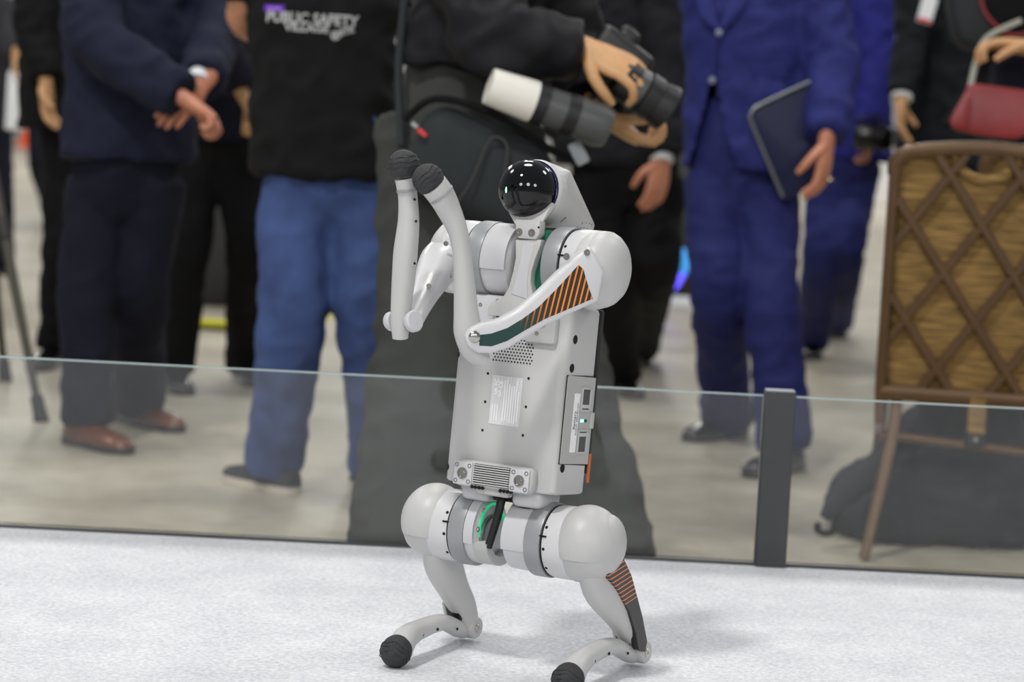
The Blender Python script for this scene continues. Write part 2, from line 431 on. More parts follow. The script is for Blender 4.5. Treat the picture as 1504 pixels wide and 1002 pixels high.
# ================================================================== THE ROBOT
HIP = P(751, 784, 3.32)
ROOT = V((HIP.x, HIP.y, PLAT)); YAW = math.radians(-30)
robot = empty('robot_dog', ROOT, YAW)
tag(robot, 'grey four-legged robot sitting up on its hind legs on the carpet', 'robot')
RM = Matrix.Translation(ROOT) @ Matrix.Rotation(YAW, 4, 'Z'); RI = RM.inverted()
TM = Matrix.Translation((0, 0, HIP.z - PLAT)) @ Matrix.Rotation(math.radians(-5.2), 4, 'X')   # torso frame -> robot frame
TW = RM @ TM; TI = TW.inverted()
def tplane(px, py, y=None, x=None):
    # where the sight line of a measured pixel meets a plane of the torso frame
    o = TI @ CAM; r = TI.to_3x3() @ ray(px, py)
    t = (y - o.y) / r.y if y is not None else (x - o.x) / r.x
    return o + r * t
def lplane(px, py, x):
    o = RI @ CAM; r = RI.to_3x3() @ ray(px, py); return o + r * ((x - o.x) / r.x)
def TP(mb, name, m, parent=robot, angle=38): mb.xf(TM); return mb.build(name, m, parent, angle=angle)
def screw(c, n, r=.0032, parent=robot, m='steel', T=True, name='screw'):
    b = MB().lathe([(0, r * 1.25), (.0006, r * 1.25), (.0006, r), (.0014, r * .9), (.0014, r * .45), (.0004, r * .4), (.0004, 0)], c, n, 14)
    return TP(b, name, m, parent) if T else b.build(name, m, parent)
def hole(c, n, r, parent, T=True, name='hole', m='hole'):
    b = MB().lathe([(-.001, r), (.0003, r), (.0003, 0)], c, n, 14)
    return TP(b, name, m, parent) if T else b.build(name, m, parent)

YB = -.05; XS = .087
# torso: shell with soft vertical edges
def rrect(hx, y0, y1, r, k=5):
    out = []
    for cx, cy, a0 in ((hx - r, y1 - r, 0), (-hx + r, y1 - r, 90), (-hx + r, y0 + r, 180), (hx - r, y0 + r, 270)):
        for i in range(k + 1):
            a = math.radians(a0 + 90 * i / k); out.append((cx + r * math.cos(a), cy + r * math.sin(a)))
    return out
b = MB(); rg = []
for z, ins in ((.0640, .005), (.0652, .0015), (.068, 0), (.20, 0), (.312, 0), (.316, .0015), (.318, .006)):
    rg.append([(x, y, z) for x, y in rrect(XS - ins, YB + ins, .041 - ins, .013)])
b.rings(rg)
torso = TP(b, 'torso', 'robot', angle=32)
hx = .087
for px, py in ((716.7, 548.7), (776.5, 556), (712.7, 590.3), (772.5, 597.8), (708.6, 632.1), (768, 639.6)):
    hole(tplane(px, py, y=YB), (0, -1, 0), .0019, torso)
for px, py in ((845, 499), (840, 541), (826, 688)):
    q = tplane(px, py, x=XS); hole(q, (1, 0, 0), .0062, torso)
for z, s_ in ((.285, .0045), (.238, .004), (.083, .0045)):
    hole((-XS + .003, YB + .0045, z), (-.7, -.7, 0), s_, torso)
# perforated vent
b = MB()
c0 = V((0.003, YB, .2535))
for j in range(9):
    for i in range(13):
        x = (i - 6) * .0048 + (.0024 if j % 2 else 0); z = (j - 4) * .0043
        if j > 6 and i < 0: continue
        b.lathe([(-.0008, .0013), (.0003, .0013), (.0003, 0)], c0 + V((x, 0, z)), (0, -1, 0), 7)
TP(b, 'vent_holes', 'hole', torso)['kind'] = 'stuff'
# rating label
b = MB().rbox((0, YB - .0003, .1828), (.0475, .0008, .0668), .0002, 1)
lab = TP(b, 'rating_label', 'label')
lab['label'] = 'silver rating label with pale print'
def torso_text(s, size, x, z, y, rot, m, parent, bold=0.0, name='lettering', side=False):
    me = text_mesh(s, size, .0001, bold)
    if side: B = Matrix(((0, 0, 1), (1, 0, 0), (0, 1, 0))).to_4x4()
    else: B = Matrix(((1, 0, 0), (0, 0, -1), (0, 1, 0))).to_4x4()
    me.transform(TM @ Matrix.Translation((x, y, z)) @ B @ Matrix.Rotation(rot, 4, 'Z'))
    return link(name, me, m, parent)
torso_text('FC', .0085, -.0165, .207, YB - .0008, math.pi / 2, 'print_white', lab, .0002)
torso_text('CE', .0085, -.0095, .204, YB - .0008, math.pi / 2, 'print_white', lab, .0002)
torso_text('UK', .0065, -.0165, .195, YB - .0008, math.pi / 2, 'print_white', lab, .0002)
torso_text('CA', .0065, -.0105, .192, YB - .0008, math.pi / 2, 'print_white', lab, .0002)
b = MB()
for i in range(7):
    x = -.003 + i * .0037
    z0 = .153 + random.uniform(0, .006); z1 = .213 - random.uniform(0, .02)
    b.rbox((x, YB - .0008, (z0 + z1) / 2), (.0013, .0003, z1 - z0), 0)
for i in range(3):
    x = -.020 + i * .004; b.rbox((x, YB - .0008, .166), (.0008, .0003, .022), 0)
TP(b, 'fine_print', 'print_white', lab)['kind'] = 'stuff'

# battery on the side
b = MB().prism([V((XS - .004, y, z)) for y, z in ((-.0435, .1085), (-.0415, .1068), (.037, .1055), (.037, .2245), (-.040, .2268), (-.0425, .2250))], V((.0055, 0, 0)), .0008, 1)
bat = TP(b, 'battery_pack', 'battery')
bx = XS + .0015
b = MB()
for q0, q1 in (((-.0442, .107), (-.0442, .226)), ((-.0442, .226), (.037, .2262)), ((-.0442, .107), (.037, .1045))):
    p0 = V((bx - .0012, *q0)); p1 = V((bx - .0012, *q1)); b.tube([p0, p1], [.0007, .0007], 5, 1)
TP(b, 'seam', 'hole', bat)
for (y0, z0) in ((.0115, .1945), (.0115, .1370)):
    TP(MB().rbox((bx + .0002, y0, z0), (.0016, .021, .0275), .0007, 1), 'grip_recess', 'recess', bat)
    fr = MB()
    for dy, dz, sy, sz in ((-.0118, 0, .0034, .033), (.0118, 0, .0034, .033), (0, .0152, .0268, .003), (0, -.0152, .0268, .003)):
        fr.rbox((bx + .0008, y0 + dy, z0 + dz), (.0026, sy, sz), .0006, 1)
    TP(fr, 'grip_frame', 'robot', bat)
    s_ = -1 if z0 > .16 else 1
    TP(MB().rbox((bx + .0008, y0, z0 + s_ * .0095), (.0024, .020, .005), .0008, 1), 'grip_lip', 'robot_light', bat)
TP(MB().rbox((bx + .0002, -.0125, .1625), (.0008, .0155, .0800), .0002, 1), 'battery_sticker', 'white_sticker', bat)
torso_text('Battery', .0075, bx + .0007, .158, -.0145, math.pi / 2, 'print', bat, .0001, side=True) if False else None
for s_, y_, z_, sz in (('Battery', -.0150, .166, .0085), ('AC2-01 2001001C01', -.0085, .168, .0052)):
    me = text_mesh(s_, sz, .0001, .00012)
    me.transform(TM @ Matrix.Translation((bx + .0007, y_, z_)) @ Matrix(((0, 0, 1), (1, 0, 0), (0, 1, 0))).to_4x4() @ Matrix.Rotation(math.pi / 2, 4, 'Z'))
    link('lettering', me, 'print', bat)
for i in range(4):
    TP(MB().rbox((bx + .0004, .0045 + i * .0048, .1655), (.0012, .0036, .004), .0004, 1), 'indicator_light', 'mint_led' if i < 2 else 'green', bat)
TP(MB().rbox((bx + .0006, .034, .166), (.004, .009, .022), .0012, 2), 'latch_tab', 'robot', bat)
# back shell seen as a dark sliver with an orange striped end
bk = TP(MB().rbox((0, .0435, .205), (.1735, .009, .225), .003, 2), 'back_shell', 'case')
M['stripe_back'] = stripes('orange striped back decal', math.pi / 2, .0045, .5, (30, 26, 20), (30, 26, 20), -2, -1, (214, 110, 40))
sb = MB().rbox((.0868, .0435, .100), (.0012, .007, .040), 0)
TP(sb, 'orange_decal', mat('orange decal', (196, 100, 44), .5), bk)

# chest block above the belly with louvres
b = MB().rbox((0.0, -.031, .301), (.136, .046, .046), .006, 2)
chest = TP(b, 'chest_block', 'robot_light')
b = MB()
for i in range(5):
    b.rbox((-.003, -.0535, .311 - i * .0052), (.044, .0025, .0024), 0)
TP(b, 'louvre', 'hole', chest)['kind'] = 'stuff'
for x, z in ((-.052, .309), (-.0255, .3165), (-.058, .296), (.052, .285)):
    screw((x, -.0535, z), (0, -1, 0), .0024, chest)
TP(MB().rbox((.046, -.052, .285), (.05, .014, .04), .006, 2), 'chest_pad', 'robot', chest)
TP(MB().rbox((0, -.005, .335), (.10, .05, .06), .01, 2), 'shoulder_frame', 'black')
TP(MB().rbox((.030, -.026, .372), (.030, .060, .092), .004, 1), 'green_gusset', 'green')

# neck bracket
NY = -.068
poly = [tplane(px, py, y=NY) for px, py in ((757, 352), (757, 378), (753, 400), (747, 422), (738, 437), (722, 444), (716, 452), (716, 463), (795, 470), (800, 455), (790, 444), (782, 432), (779, 415), (780, 400), (786, 380), (793, 362), (795, 352))]
b = MB().prism(poly, V((0, .018, 0)), .0015, 2)
neck = TP(b, 'neck_bracket', 'robot_arm', angle=25)
poly = [tplane(px, py, y=NY - .0012) for px, py in ((767, 358), (763, 385), (757, 410), (750, 432), (775, 440), (774, 415), (777, 390), (784, 358))]
TP(MB().prism(poly, V((0, .003, 0)), .0008, 1), 'raised_rib', 'robot_light', neck)
poly = [tplane(px, py, y=NY - .003) for px, py in ((757, 322), (793, 324), (792, 344), (786, 352), (761, 350), (757, 343))]
cl = TP(MB().prism(poly, V((0, .016, 0)), .0018, 2), 'neck_clamp', 'robot')
for px, py in ((762.5, 341), (781, 342)):
    screw(tplane(px, py, y=NY - .0032), (0, -1, 0), .0042, cl)
hole(tplane(791, 334, y=NY - .003), (0, -1, 0), .0014, cl)

# head: dark dome in a grey shell
DC = tplane(776, 279, x=0.0)
ax = V((-.05, -1, .12)).normalized()
Q = ax.to_track_quat('Z', 'Y').to_matrix()
b = MB().ball(DC, (.0405, .0405, .043), 32, 18, Q, -.35, 1)
dome = TP(b, 'sensor_dome', 'dome', angle=60)
b = MB().lathe([(-.017, .0405), (-.017, .0425), (-.007, .0428), (-.0065, .0405), (-.017, .0405)], DC, ax, 40)
TP(b, 'dome_rim', 'dome_rim', dome)
b = MB()
for i in range(8):
    a = math.radians(-40 + i * 11)
    d_ = Q @ V((math.cos(a), math.sin(a), .25)).normalized()
pts = []
n1 = Q @ V((1, 0, 0)); n2 = Q @ V((0, 1, 0))
for rr_, off in ((.0425, -.008), (.0455, -.014), (.046, -.026)):
    for i in range(30):
        a = 2 * math.pi * i / 30; pts.append(DC + (n1 * math.cos(a) + n2 * math.sin(a)) * rr_ + ax * off)
for x in (.026, -.026):
    for px, py in ((815, 250), (838, 251), (874, 330), (872, 338)):
        q = tplane(px, py, x=.026); pts.append(V((x, q.y, q.z)))
    q = tplane(805, 322, x=.026); pts.append(V((x * .7, q.y, q.z - .004)))
b = MB().hull(pts, .0012, 2)
head = TP(b, 'head_shell', 'robot', angle=28)
def onmesh(ob, px, py):
    bm_ = bmesh.new(); bm_.from_mesh(ob.data); bt_ = BVHTree.FromBMesh(bm_); bm_.free()
    h_ = bt_.ray_cast(RI @ CAM, (RI.to_3x3() @ ray(px, py)).normalized())
    return h_[0]
MB().ball(onmesh(dome, 743.5, 279), (.0014, .0014, .0042), 10, 8).build('status_light', 'mint_led', dome)
for q_ in (((847, 334), (856, 327)), ((852, 335), (861, 327)), ((857, 335), (866, 328)), ((862, 336), (869, 330)), ((823, 326), (831, 319))):
    a_, b_ = onmesh(head, *q_[0]), onmesh(head, *q_[1])
    if a_ and b_: MB().tube([a_, b_], [.0008, .0008], 6, 1).build('vent_slot', 'hole', head)

pts = []
for off in (-.014, -.003):
    for i in range(17):
        a = math.radians(200 + 140 * i / 16); dv = n1 * math.cos(a) + n2 * math.sin(a)
        if (dv.z) > -.1: dv = -dv
        pts.append(DC + dv * (.0432 if off < -.01 else .0420) + ax * off)
for px, py in ((757, 330), (793, 332)):
    for yy in (NY + .001, NY + .014): q = tplane(px, py, y=yy); pts.append(q)
TP(MB().hull(pts, .001, 2), 'chin_guard', 'robot', angle=28)

# shoulders and hips -------------------------------------------------
def joint_unit(C, sgn, T, front):
    X = V((sgn, 0, 0)); C = V(C)
    mk = (lambda mb, n, m, p=robot, angle=38: TP(mb, n, m, p, angle)) if T else (lambda mb, n, m, p=robot, angle=38: mb.build(n, m, p, angle=angle))
    k = 1.0 if front else .97
    x0 = (.006 if sgn < 0 else .046) if front else (.030 if sgn < 0 else .009)
    xa = min(x0 + .003, .034)
    hs = mk(MB().lathe([(x0, 0), (x0, .040 * k), (x0 + .004, .0475 * k), (.052, .0485 * k), (.052, 0)], C, X, 40), 'joint_housing', 'robot_white')
    rg = mk(MB().lathe([(.048, .047 * k), (.048, .0525 * k), (.050, .0530 * k), (.070, .0530 * k), (.072, .0525 * k), (.072, .047 * k)], C, X, 44), 'motor_ring', 'robot_ring')
    # marker, gap line and clamp on the ring
    mk(MB().lathe([(.0735, .0495 * k), (.0735, .0508 * k), (.0748, .0508 * k), (.0748, .0495 * k)], C, X, 44), 'gap_line', 'hole', rg)
    can = mk(MB().lathe([(.072, .045 * k), (.0745, .0500 * k), (.083, .0515 * k), (.106, .0515 * k), (.109, .0505 * k), (.109, .04)], C, X, 44), 'motor_can', 'robot_white')
    if front: prof = [(.106, .0495), (.112, .0515), (.122, .051), (.129, .0475), (.137, .040), (.143, .029), (.1462, .015), (.147, 0)]
    else: prof = [(.106, .0490), (.112, .0510), (.126, .0505), (.140, .047), (.151, .0405), (.160, .030), (.165, .016), (.1665, 0)]
    cap = mk(MB().lathe(prof, C, X, 40), 'joint_cap', 'robot_arm')
    if not front:
        mk(MB().ball(C + X * .1215 + V((0, -.003, .003)), (.0465, .0520, .0525), 32, 16, None, -.32, 1), 'cap_shell', 'robot', cap)
        mk(MB().ball(C + X * .1445 + V((0, .004, .004)), (.0245, .0405, .0415), 28, 16), 'cap_ridge', 'robot', cap)
    # pale wrap-around cover plate on the belly side
    a0, a1 = (-1.75, -.15)
    if not (front and sgn > 0): mk(MB().arcplate(C, V((1, 0, 0)), min(sgn * xa, sgn * .0475), max(sgn * xa, sgn * .0475), .047 * k, .0515 * k, math.radians(5) + 0, math.radians(105), 16, ref=(0, 0, 1)), 'cover_plate', 'robot_light', hs)
    for a in (60, 95, 130, 200):
        r = math.radians(a); d = V((0, -math.sin(r), math.cos(r)))
        bb = MB().lathe([(0, .0022), (.0008, .0022), (.0008, 0)], C + X * .0785 + d * .0502 * k, d, 10)
        mk(bb, 'set_screw', 'hole', can)
    r = math.radians(75); d = V((0, -math.sin(r), math.cos(r)))
    mk(MB().rbox(C + X * .0760 + d * .0512 * k, (.012, .003, .0022), .0004, 1), 'index_mark', 'hole', can)
    # small square logo outline pressed into the ring
    return hs, cap
SHY, SHZ = -.024, .372
joint_unit((0, SHY, SHZ), -1, True, True); joint_unit((0, SHY, SHZ), 1, True, True)
HZ = HIP.z - PLAT
hl, _ = joint_unit((0, 0, HZ), -1, False, False); joint_unit((0, 0, HZ), 1, False, False)
# inner faces of the hips: steel cover, green ring, cable
MB().lathe([(0, .030), (.005, .030), (.0075, .027), (.0075, 0)], V((-.031, -.006, HZ - .006)), (1, 0, 0), 32).build('motor_cover', 'disc', hl)
MB().lathe([(0, .0335), (.0025, .0335), (.0025, .0305), (0, .0305)], V((-.0305, -.004, HZ + .006)), (1, 0, 0), 32).build('green_ring', 'green_led', hl)
MB().arcplate(V((0, 0, HZ)), V((1, 0, 0)), -.036, -.013, .034, .0465, math.radians(105), math.radians(215), 14).build('inner_guard', 'robot_arm', hl)
for a in (40, 80, 120):
    r = math.radians(a); screw(V((-.0295, -.041 * math.sin(r), HZ + .041 * math.cos(r))), (1, 0, 0), .003, hl, T=False)
cable = MB().tube([(-.006, -.010, HZ + .075), (.000, -.030, HZ + .055), (-.003, -.036, HZ + .025), (-.014, -.037, HZ - .016)], [.0062, .0062, .0058, .0055], 12, 6).build('cable', 'black', robot)
MB().tube([(.000, -.020, HZ + .062), (.022, -.026, HZ + .050), (.045, -.020, HZ + .045)], [.0055] * 3, 10, 5).build('cable', 'black', robot)
TP(MB().rbox((0, -.005, .060), (.05, .05, .03), .004, 1), 'cable_block', 'black')
for s_ in (-1, 1):
    TP(MB().rbox((s_ * .040, -.012, .055), (.046, .060, .026), .008, 3), 'hip_mount', 'robot_light')

# sensor bar at the bottom of the belly
zc = .0795
sb = TP(MB().rbox((-.001, YB - .007, zc), (.124, .022, .036), .0085, 3), 'sensor_bar', 'robot', angle=30)
TP(MB().rbox((-.001, YB - .0173, zc + .001), (.056, .003, .028), .0005, 1), 'fin_recess', 'hole', sb)
b = MB()
for i in range(9):
    b.rbox((-.001, YB - .0185, zc + .0135 - i * .0031), (.056, .0034, .0016), 0)
TP(b, 'cooling_fins', 'robot', sb)['kind'] = 'stuff'
for s_ in (-1, 1):
    cx = -.001 + s_ * .0445
    TP(MB().rbox((cx, YB - .0178, zc), (.0285, .0035, .0315), .0012, 2), 'lens_plate', 'robot_light', sb)
    TP(MB().lathe([(0, .0078), (.0025, .0078), (.0025, .006), (.0012, .0055), (.0012, .0028), (.0024, .0026), (.0024, 0)], V((cx, YB - .0188, zc)), (0, -1, 0), 22), 'lens', 'steel', sb)
    for dx in (-1, 1):
        for dz in (-1, 1):
            TP(MB().lathe([(0, .0030), (.0013, .0030), (.0013, .0020), (.0004, .0018), (.0004, 0)], V((cx + dx * .0100, YB - .0188, zc + dz * .0108)), (0, -1, 0), 12), 'lens_screw', 'disc', sb)
b = MB()
for s_ in (-1, 1):
    for i in range(4): b.rbox((s_ * (.014 + i * .0055), YB - .016, .0625), (.003, .004, .004), 0, Mx=Matrix.Rotation(.5 * s_, 3, 'Y'))
TP(b, 'drain_slots', 'hole', sb)['kind'] = 'stuff'
TP(MB().rbox((-.001, YB - .006, .0585), (.05, .016, .010), .002, 1), 'connector_lip', 'battery', sb)

# rear legs ----------------------------------------------------------
M['stripe_leg'] = stripes('dark decal with orange lines', 0.0, .0068, .24, (46, 50, 54), (44, 42, 42), -1, -.9, (224, 128, 66), .083)
def uvpoly(mb, name, m, parent, T, fn):
    if T: mb.xf(TM)
    me = mb.mesh(name)
    ul = me.uv_layers.new(name='UVMap')
    for lp in me.loops:
        ul.data[lp.index].uv = fn(me.vertices[lp.vertex_index].co)
    return link(name, me, m, parent)
def rear_leg(x, kn, ft, hump, sgn):
    HX = V((x, 0, HZ)); K = V((x, kn[0], kn[1])); F = V((x + .012 * 1, ft[0], ft[1]))
    p = [V((x - sgn * .012, .0, HZ - .004)), V((x - sgn * .003, .010, HZ - .045)), V((x, (kn[0]) * .55, HZ - .100)), V((x, kn[0] * .85, kn[1] + .030)), V((x, kn[0], kn[1]))]
    th = MB().tube(p, [(.014, .026), (.019, .035), (.0165, .025), (.0165, .0205), (.0155, .0165)], 18, 5, ref=(1, 0, 0), sup=2.6).build('thigh', 'robot_arm', robot)
    # knee fork cheeks, dark slot and bolts
    MB().lathe([(-.0172, .004), (-.0172, .0145), (-.015, .0160), (.015, .0160), (.0172, .0145), (.0172, .004)], K, (1, 0, 0), 26).build('knee_cheek', 'robot_arm', th)
    MB().rbox(K + V((-.003, -.0290, .0270)), (.0215, .018, .028), .004, 2, Mx=Matrix.Rotation(math.radians(25), 3, 'X')).build('knee_slot', 'black', th)
    MB().rbox(K + V((-.0160, -.0290, .0265)), (.005, .019, .036), .002, 2, Mx=Matrix.Rotation(math.radians(25), 3, 'X')).build('knee_cheek', 'robot_arm', th)
    for s_ in (-1, 1):
        screw(K + V((s_ * .0172, 0, 0)), (s_, 0, 0), .0055, th, T=False, name='knee_bolt')
    for fr in (.35, .62):
        q = HX.lerp(K, fr); hole(q + V((0, -.022 + .004 * fr, -.006)), V((-.3, -1, -.2)), .0024, th, T=False, name='screw_hole')
    # calf: arched bar lying forward to the foot
    c = [K + V((0, .004, -.004)), K + V((0, -.024, .000)), V((x + .003, (kn[0] * .62 + ft[0] * .38), hump)), V((x + .007, kn[0] * .3 + ft[0] * .7, hump + .001)), V((x + .011, ft[0] + .022, ft[1] + .016)), V((x + .012, ft[0] + .004, ft[1] + .002))]
    cf = MB().tube(c, [(.010, .0125), (.0115, .0125), (.0130, .0115), (.0145, .0130), (.0165, .0155), (.0178, .018)], 18, 6, ref=(1, 0, 0), sup=2.4).build('calf', 'robot_arm', robot)
    for fr in (.30, .5, .66, .8):
        i = fr * (len(c) - 1); a = c[int(i)].lerp(c[min(int(i) + 1, len(c) - 1)], i % 1)
        hole(a + V((.0150, -.004, -.002)), V((1, -.1, -.1)), .002, cf, T=False, name='screw_hole')
    d = (c[-1] - c[-2]).normalized(); Qf = d.to_track_quat('Z', 'X').to_matrix()
    fo = V((x + .012, ft[0] - .004, max(ft[1], .0225)))
    foot = MB().ball(fo, (.0215, .0215, .0235), 24, 14, Qf, -.72, 1).build('foot', 'black_rubber', robot, angle=60)
    for j in range(3):
        b = MB(); zz = .002 + j * .006
        rr_ = .0219 * math.sqrt(max(.05, 1 - (zz / .0235) ** 2)); pp = []
        for i in range(29):
            a = 2 * math.pi * i / 28; pp.append(fo + Qf @ V((rr_ * math.cos(a), rr_ * math.sin(a), zz + .0016 * math.sin(6 * a))))
        b.tube(pp, [.0007] * len(pp), 5, 1); b.build('tread_ridge', 'black_rubber', foot)
    return th
rear_leg(-.120, (.096, .0215), (-.106, .021), .0400, -1)
thR = rear_leg(.138, (.126, .0215), (-.088, .021), .0425, 1)
XO = .158
poly = [lplane(px, py, XO) for px, py in ((910, 806), (893, 846), (908, 868), (924, 898), (934, 930), (938, 955), (948, 958), (951, 942), (944, 905), (928, 845))]
b = MB().prism(poly, V((-.010, 0, 0)), .0008, 1)
o0 = poly[0].copy()
dk = uvpoly(b, 'striped_side_panel', 'stripe_leg', thR, False, lambda c: ((o0.z - c.z) * .97 + (c.y - o0.y) * .16, c.y - o0.y))

# front legs (raised like arms) ---------------------------------------
def TWp(px, py, d): return RI @ P(px, py, d)      # robot-frame point at a measured distance
def arm_calf(px, half, d0, d1, foot_c, foot_r, axisref):
    n = len(px); pts = [TWp(x, y, d0 + (d1 - d0) * i / (n - 1)) for i, (x, y) in enumerate(px)]
    r = [(h * (d0 + (d1 - d0) * i / (n - 1)) / FPX) for i, h in enumerate(half)]
    cf = MB().tube(pts, [(q, q * 1.05) for q in r], 18, 5, sup=2.3).build('calf', 'robot_arm', robot, angle=50)
    c = TWp(foot_c[0], foot_c[1], d1); d = (c - pts[-2]).normalized(); Qf = d.to_track_quat('Z', 'X').to_matrix()
    fo = MB().ball(c, (foot_r, foot_r, foot_r * 1.02), 24, 14, Qf, -.55, 1).build('foot', 'black_rubber', robot, angle=60)
    MB().lathe([(-.0015, r[-1] * 1.04), (0, r[-1] * 1.06), (.0015, r[-1] * 1.04)], pts[-1] - d * .016, d, 20).build('cuff_ring', 'robot_ring', cf)
    b = MB()
    for zz in (.0, .006, .012):
        rr_ = foot_r * 1.015 * math.sqrt(1 - (zz / (foot_r * 1.05)) ** 2)
        b = MB(); pp = [c + Qf @ V((rr_ * math.cos(2 * math.pi * i / 24), rr_ * math.sin(2 * math.pi * i / 24), zz + .0012 * math.sin(12 * math.pi * i / 24))) for i in range(25)]
        b.tube(pp, [.0006] * 25, 5, 1).build('tread_ridge', 'black_rubber', fo)
    return cf, pts
# arm on the picture's right
S = TM @ V((.128, SHY, SHZ)); E_ = TM @ V((.014, -.171, .266)); F_ = TM @ V((-.035, -.239, .464))
wN = (E_ - S).cross(F_ - E_).normalized()
toC = (RI @ CAM - E_).normalized()
if wN.dot(toC) < 0: wN = -wN
RI3 = RI.to_3x3()
dirp = (S + wN * .050 - E_ - wN * .012).normalized()
w2 = dirp.cross(wN).cross(dirp).normalized()
if w2.dot(wN) < 0: w2 = -w2
def aplane(px, py, off):
    o = RI @ CAM; r = RI3 @ ray(px, py); return o + r * ((E_ + wN * .012 + w2 * (off - .012) - o).dot(w2) / r.dot(w2))
cfR, cp = arm_calf([(712, 531), (697, 514), (688, 488), (685, 462), (683, 432), (681, 400), (678, 368), (672, 338), (659, 308), (648, 287), (637, 272)], [10, 18, 20, 17.5, 15.5, 14, 13, 14, 17, 19, 19.5], 3.187, 3.118, (629, 264), .0205, None)
poly = [aplane(px, py, .012) for px, py in ((868, 362), (848, 376), (820, 402), (790, 432), (762, 455), (733, 471), (704, 477), (690, 483), (683, 495), (688, 509), (702, 519), (722, 520), (748, 512), (775, 495), (805, 477), (850, 456), (880, 443), (888, 400))]
thA = MB().prism(poly, -w2 * .024, .0045, 3).build('thigh', 'robot_white', robot, angle=50)
poly = [aplane(px, py, .0124) for px, py in ((850, 389), (857, 396), (864, 420), (871, 439), (845, 450), (800, 469), (772, 485), (745, 501), (722, 509), (704, 508), (704, 492), (722, 490), (745, 482), (768, 468), (790, 452), (818, 424))]
ua = (S - E_).normalized(); va = wN.cross(ua)
M['stripe_arm'] = stripes('green decal with orange lines', math.radians(-36), .0070, .32, (18, 58, 54), (40, 34, 24), .055, .105, (226, 130, 44))
uvpoly(MB().prism(poly, -w2 * .002, .0002, 1), 'striped_side_panel', 'stripe_arm', thA, False, lambda c: ((c - E_).dot(ua), (c - E_).dot(va)))
MB().lathe([(-.002, .0082), (.001, .0082), (.0035, .0062), (.0045, .003), (.0047, 0)], aplane(697, 495, .012), w2, 22).build('elbow_bolt', 'steel', thA)
screw(aplane(862, 371, .0125), wN, .0035, thA, T=False); screw(aplane(832, 377, .004), wN, .0038, thA, T=False); screw(aplane(788, 490, .0105), wN, .0024, thA, T=False)
# the ball-shaped cover at the top of this arm
q = TM @ V((.104, SHY - .001, SHZ - .002))
MB().ball(q, (.0435, .0525, .0530), 32, 20).build('shoulder_ball', 'robot_arm', thA)
def onball(px, py, c, r):
    o = RI @ CAM - c; g = RI3 @ ray(px, py); o = V((o.x / r[0], o.y / r[1], o.z / r[2])); g = V((g.x / r[0], g.y / r[1], g.z / r[2]))
    A2 = g.dot(g); B2 = 2 * g.dot(o); C2 = o.dot(o) - 1; D2 = max(0, B2 * B2 - 4 * A2 * C2); t_ = (-B2 - math.sqrt(D2)) / 2 / A2
    return (RI @ CAM) + RI3 @ ray(px, py) * t_
sp = [onball(px, py, q, (.0435, .0525, .0530)) for px, py in ((874, 380), (873, 392), (875, 405), (880, 418), (884, 432), (884, 446))]
MB().tube(sp, [.0004, .0009, .0010, .0010, .0009, .0004], 6, 4).build('seam_line', 'print', thA)
# arm on the picture's left
SL = TM @ V((-.125, SHY, SHZ)); EL = TM @ V((-.07, -.207, .279))
dS = 3.36; dE = 3.19
cfL, cpL = arm_calf([(588, 497), (588, 472), (590, 440), (593, 405), (596, 367), (600, 325), (599, 290), (595, 262)], [11, 13.5, 15, 16.5, 17, 15, 13.5, 14.5], 3.19, 3.155, (593, 244), .0212, None)
pts = [TWp(668, 380, 3.345), TWp(648, 388, 3.31), TWp(632, 415, 3.27), TWp(619, 443, 3.225), TWp(605, 471, 3.19)]
rr_ = [.040, .031, .0225, .0165, .0145]
thL = MB().tube(pts, [(r * 1.0, r * .9) for r in rr_], 20, 5, sup=2.4).build('thigh', 'robot_white', robot, angle=50)
axl = (RM.to_3x3().inverted() @ (P(620, 466, 3.17) - P(580, 476, 3.21))).normalized()
for x, y, d, r in ((607, 472, 3.178, .0145), (576, 472, 3.205, .013)):
    MB().lathe([(-.005, r * .9), (-.003, r), (.003, r), (.005, r * .85), (.0055, 0)], TWp(x, y, d), axl, 24).build('elbow_disc', 'robot_light', thL)
for px, py in ((655, 358), (644, 387), (656, 396), (630, 420), (660, 405)):
    dd = 3.275 if px > 640 else 3.225
    screw(TWp(px, py, dd), toC, .0028, thL, T=False)
for px, py in ((609, 293), (611, 325), (609, 387)):
    hole(TWp(px, py, 3.148), toC, .0018, cfL, T=False, name='screw_hole')

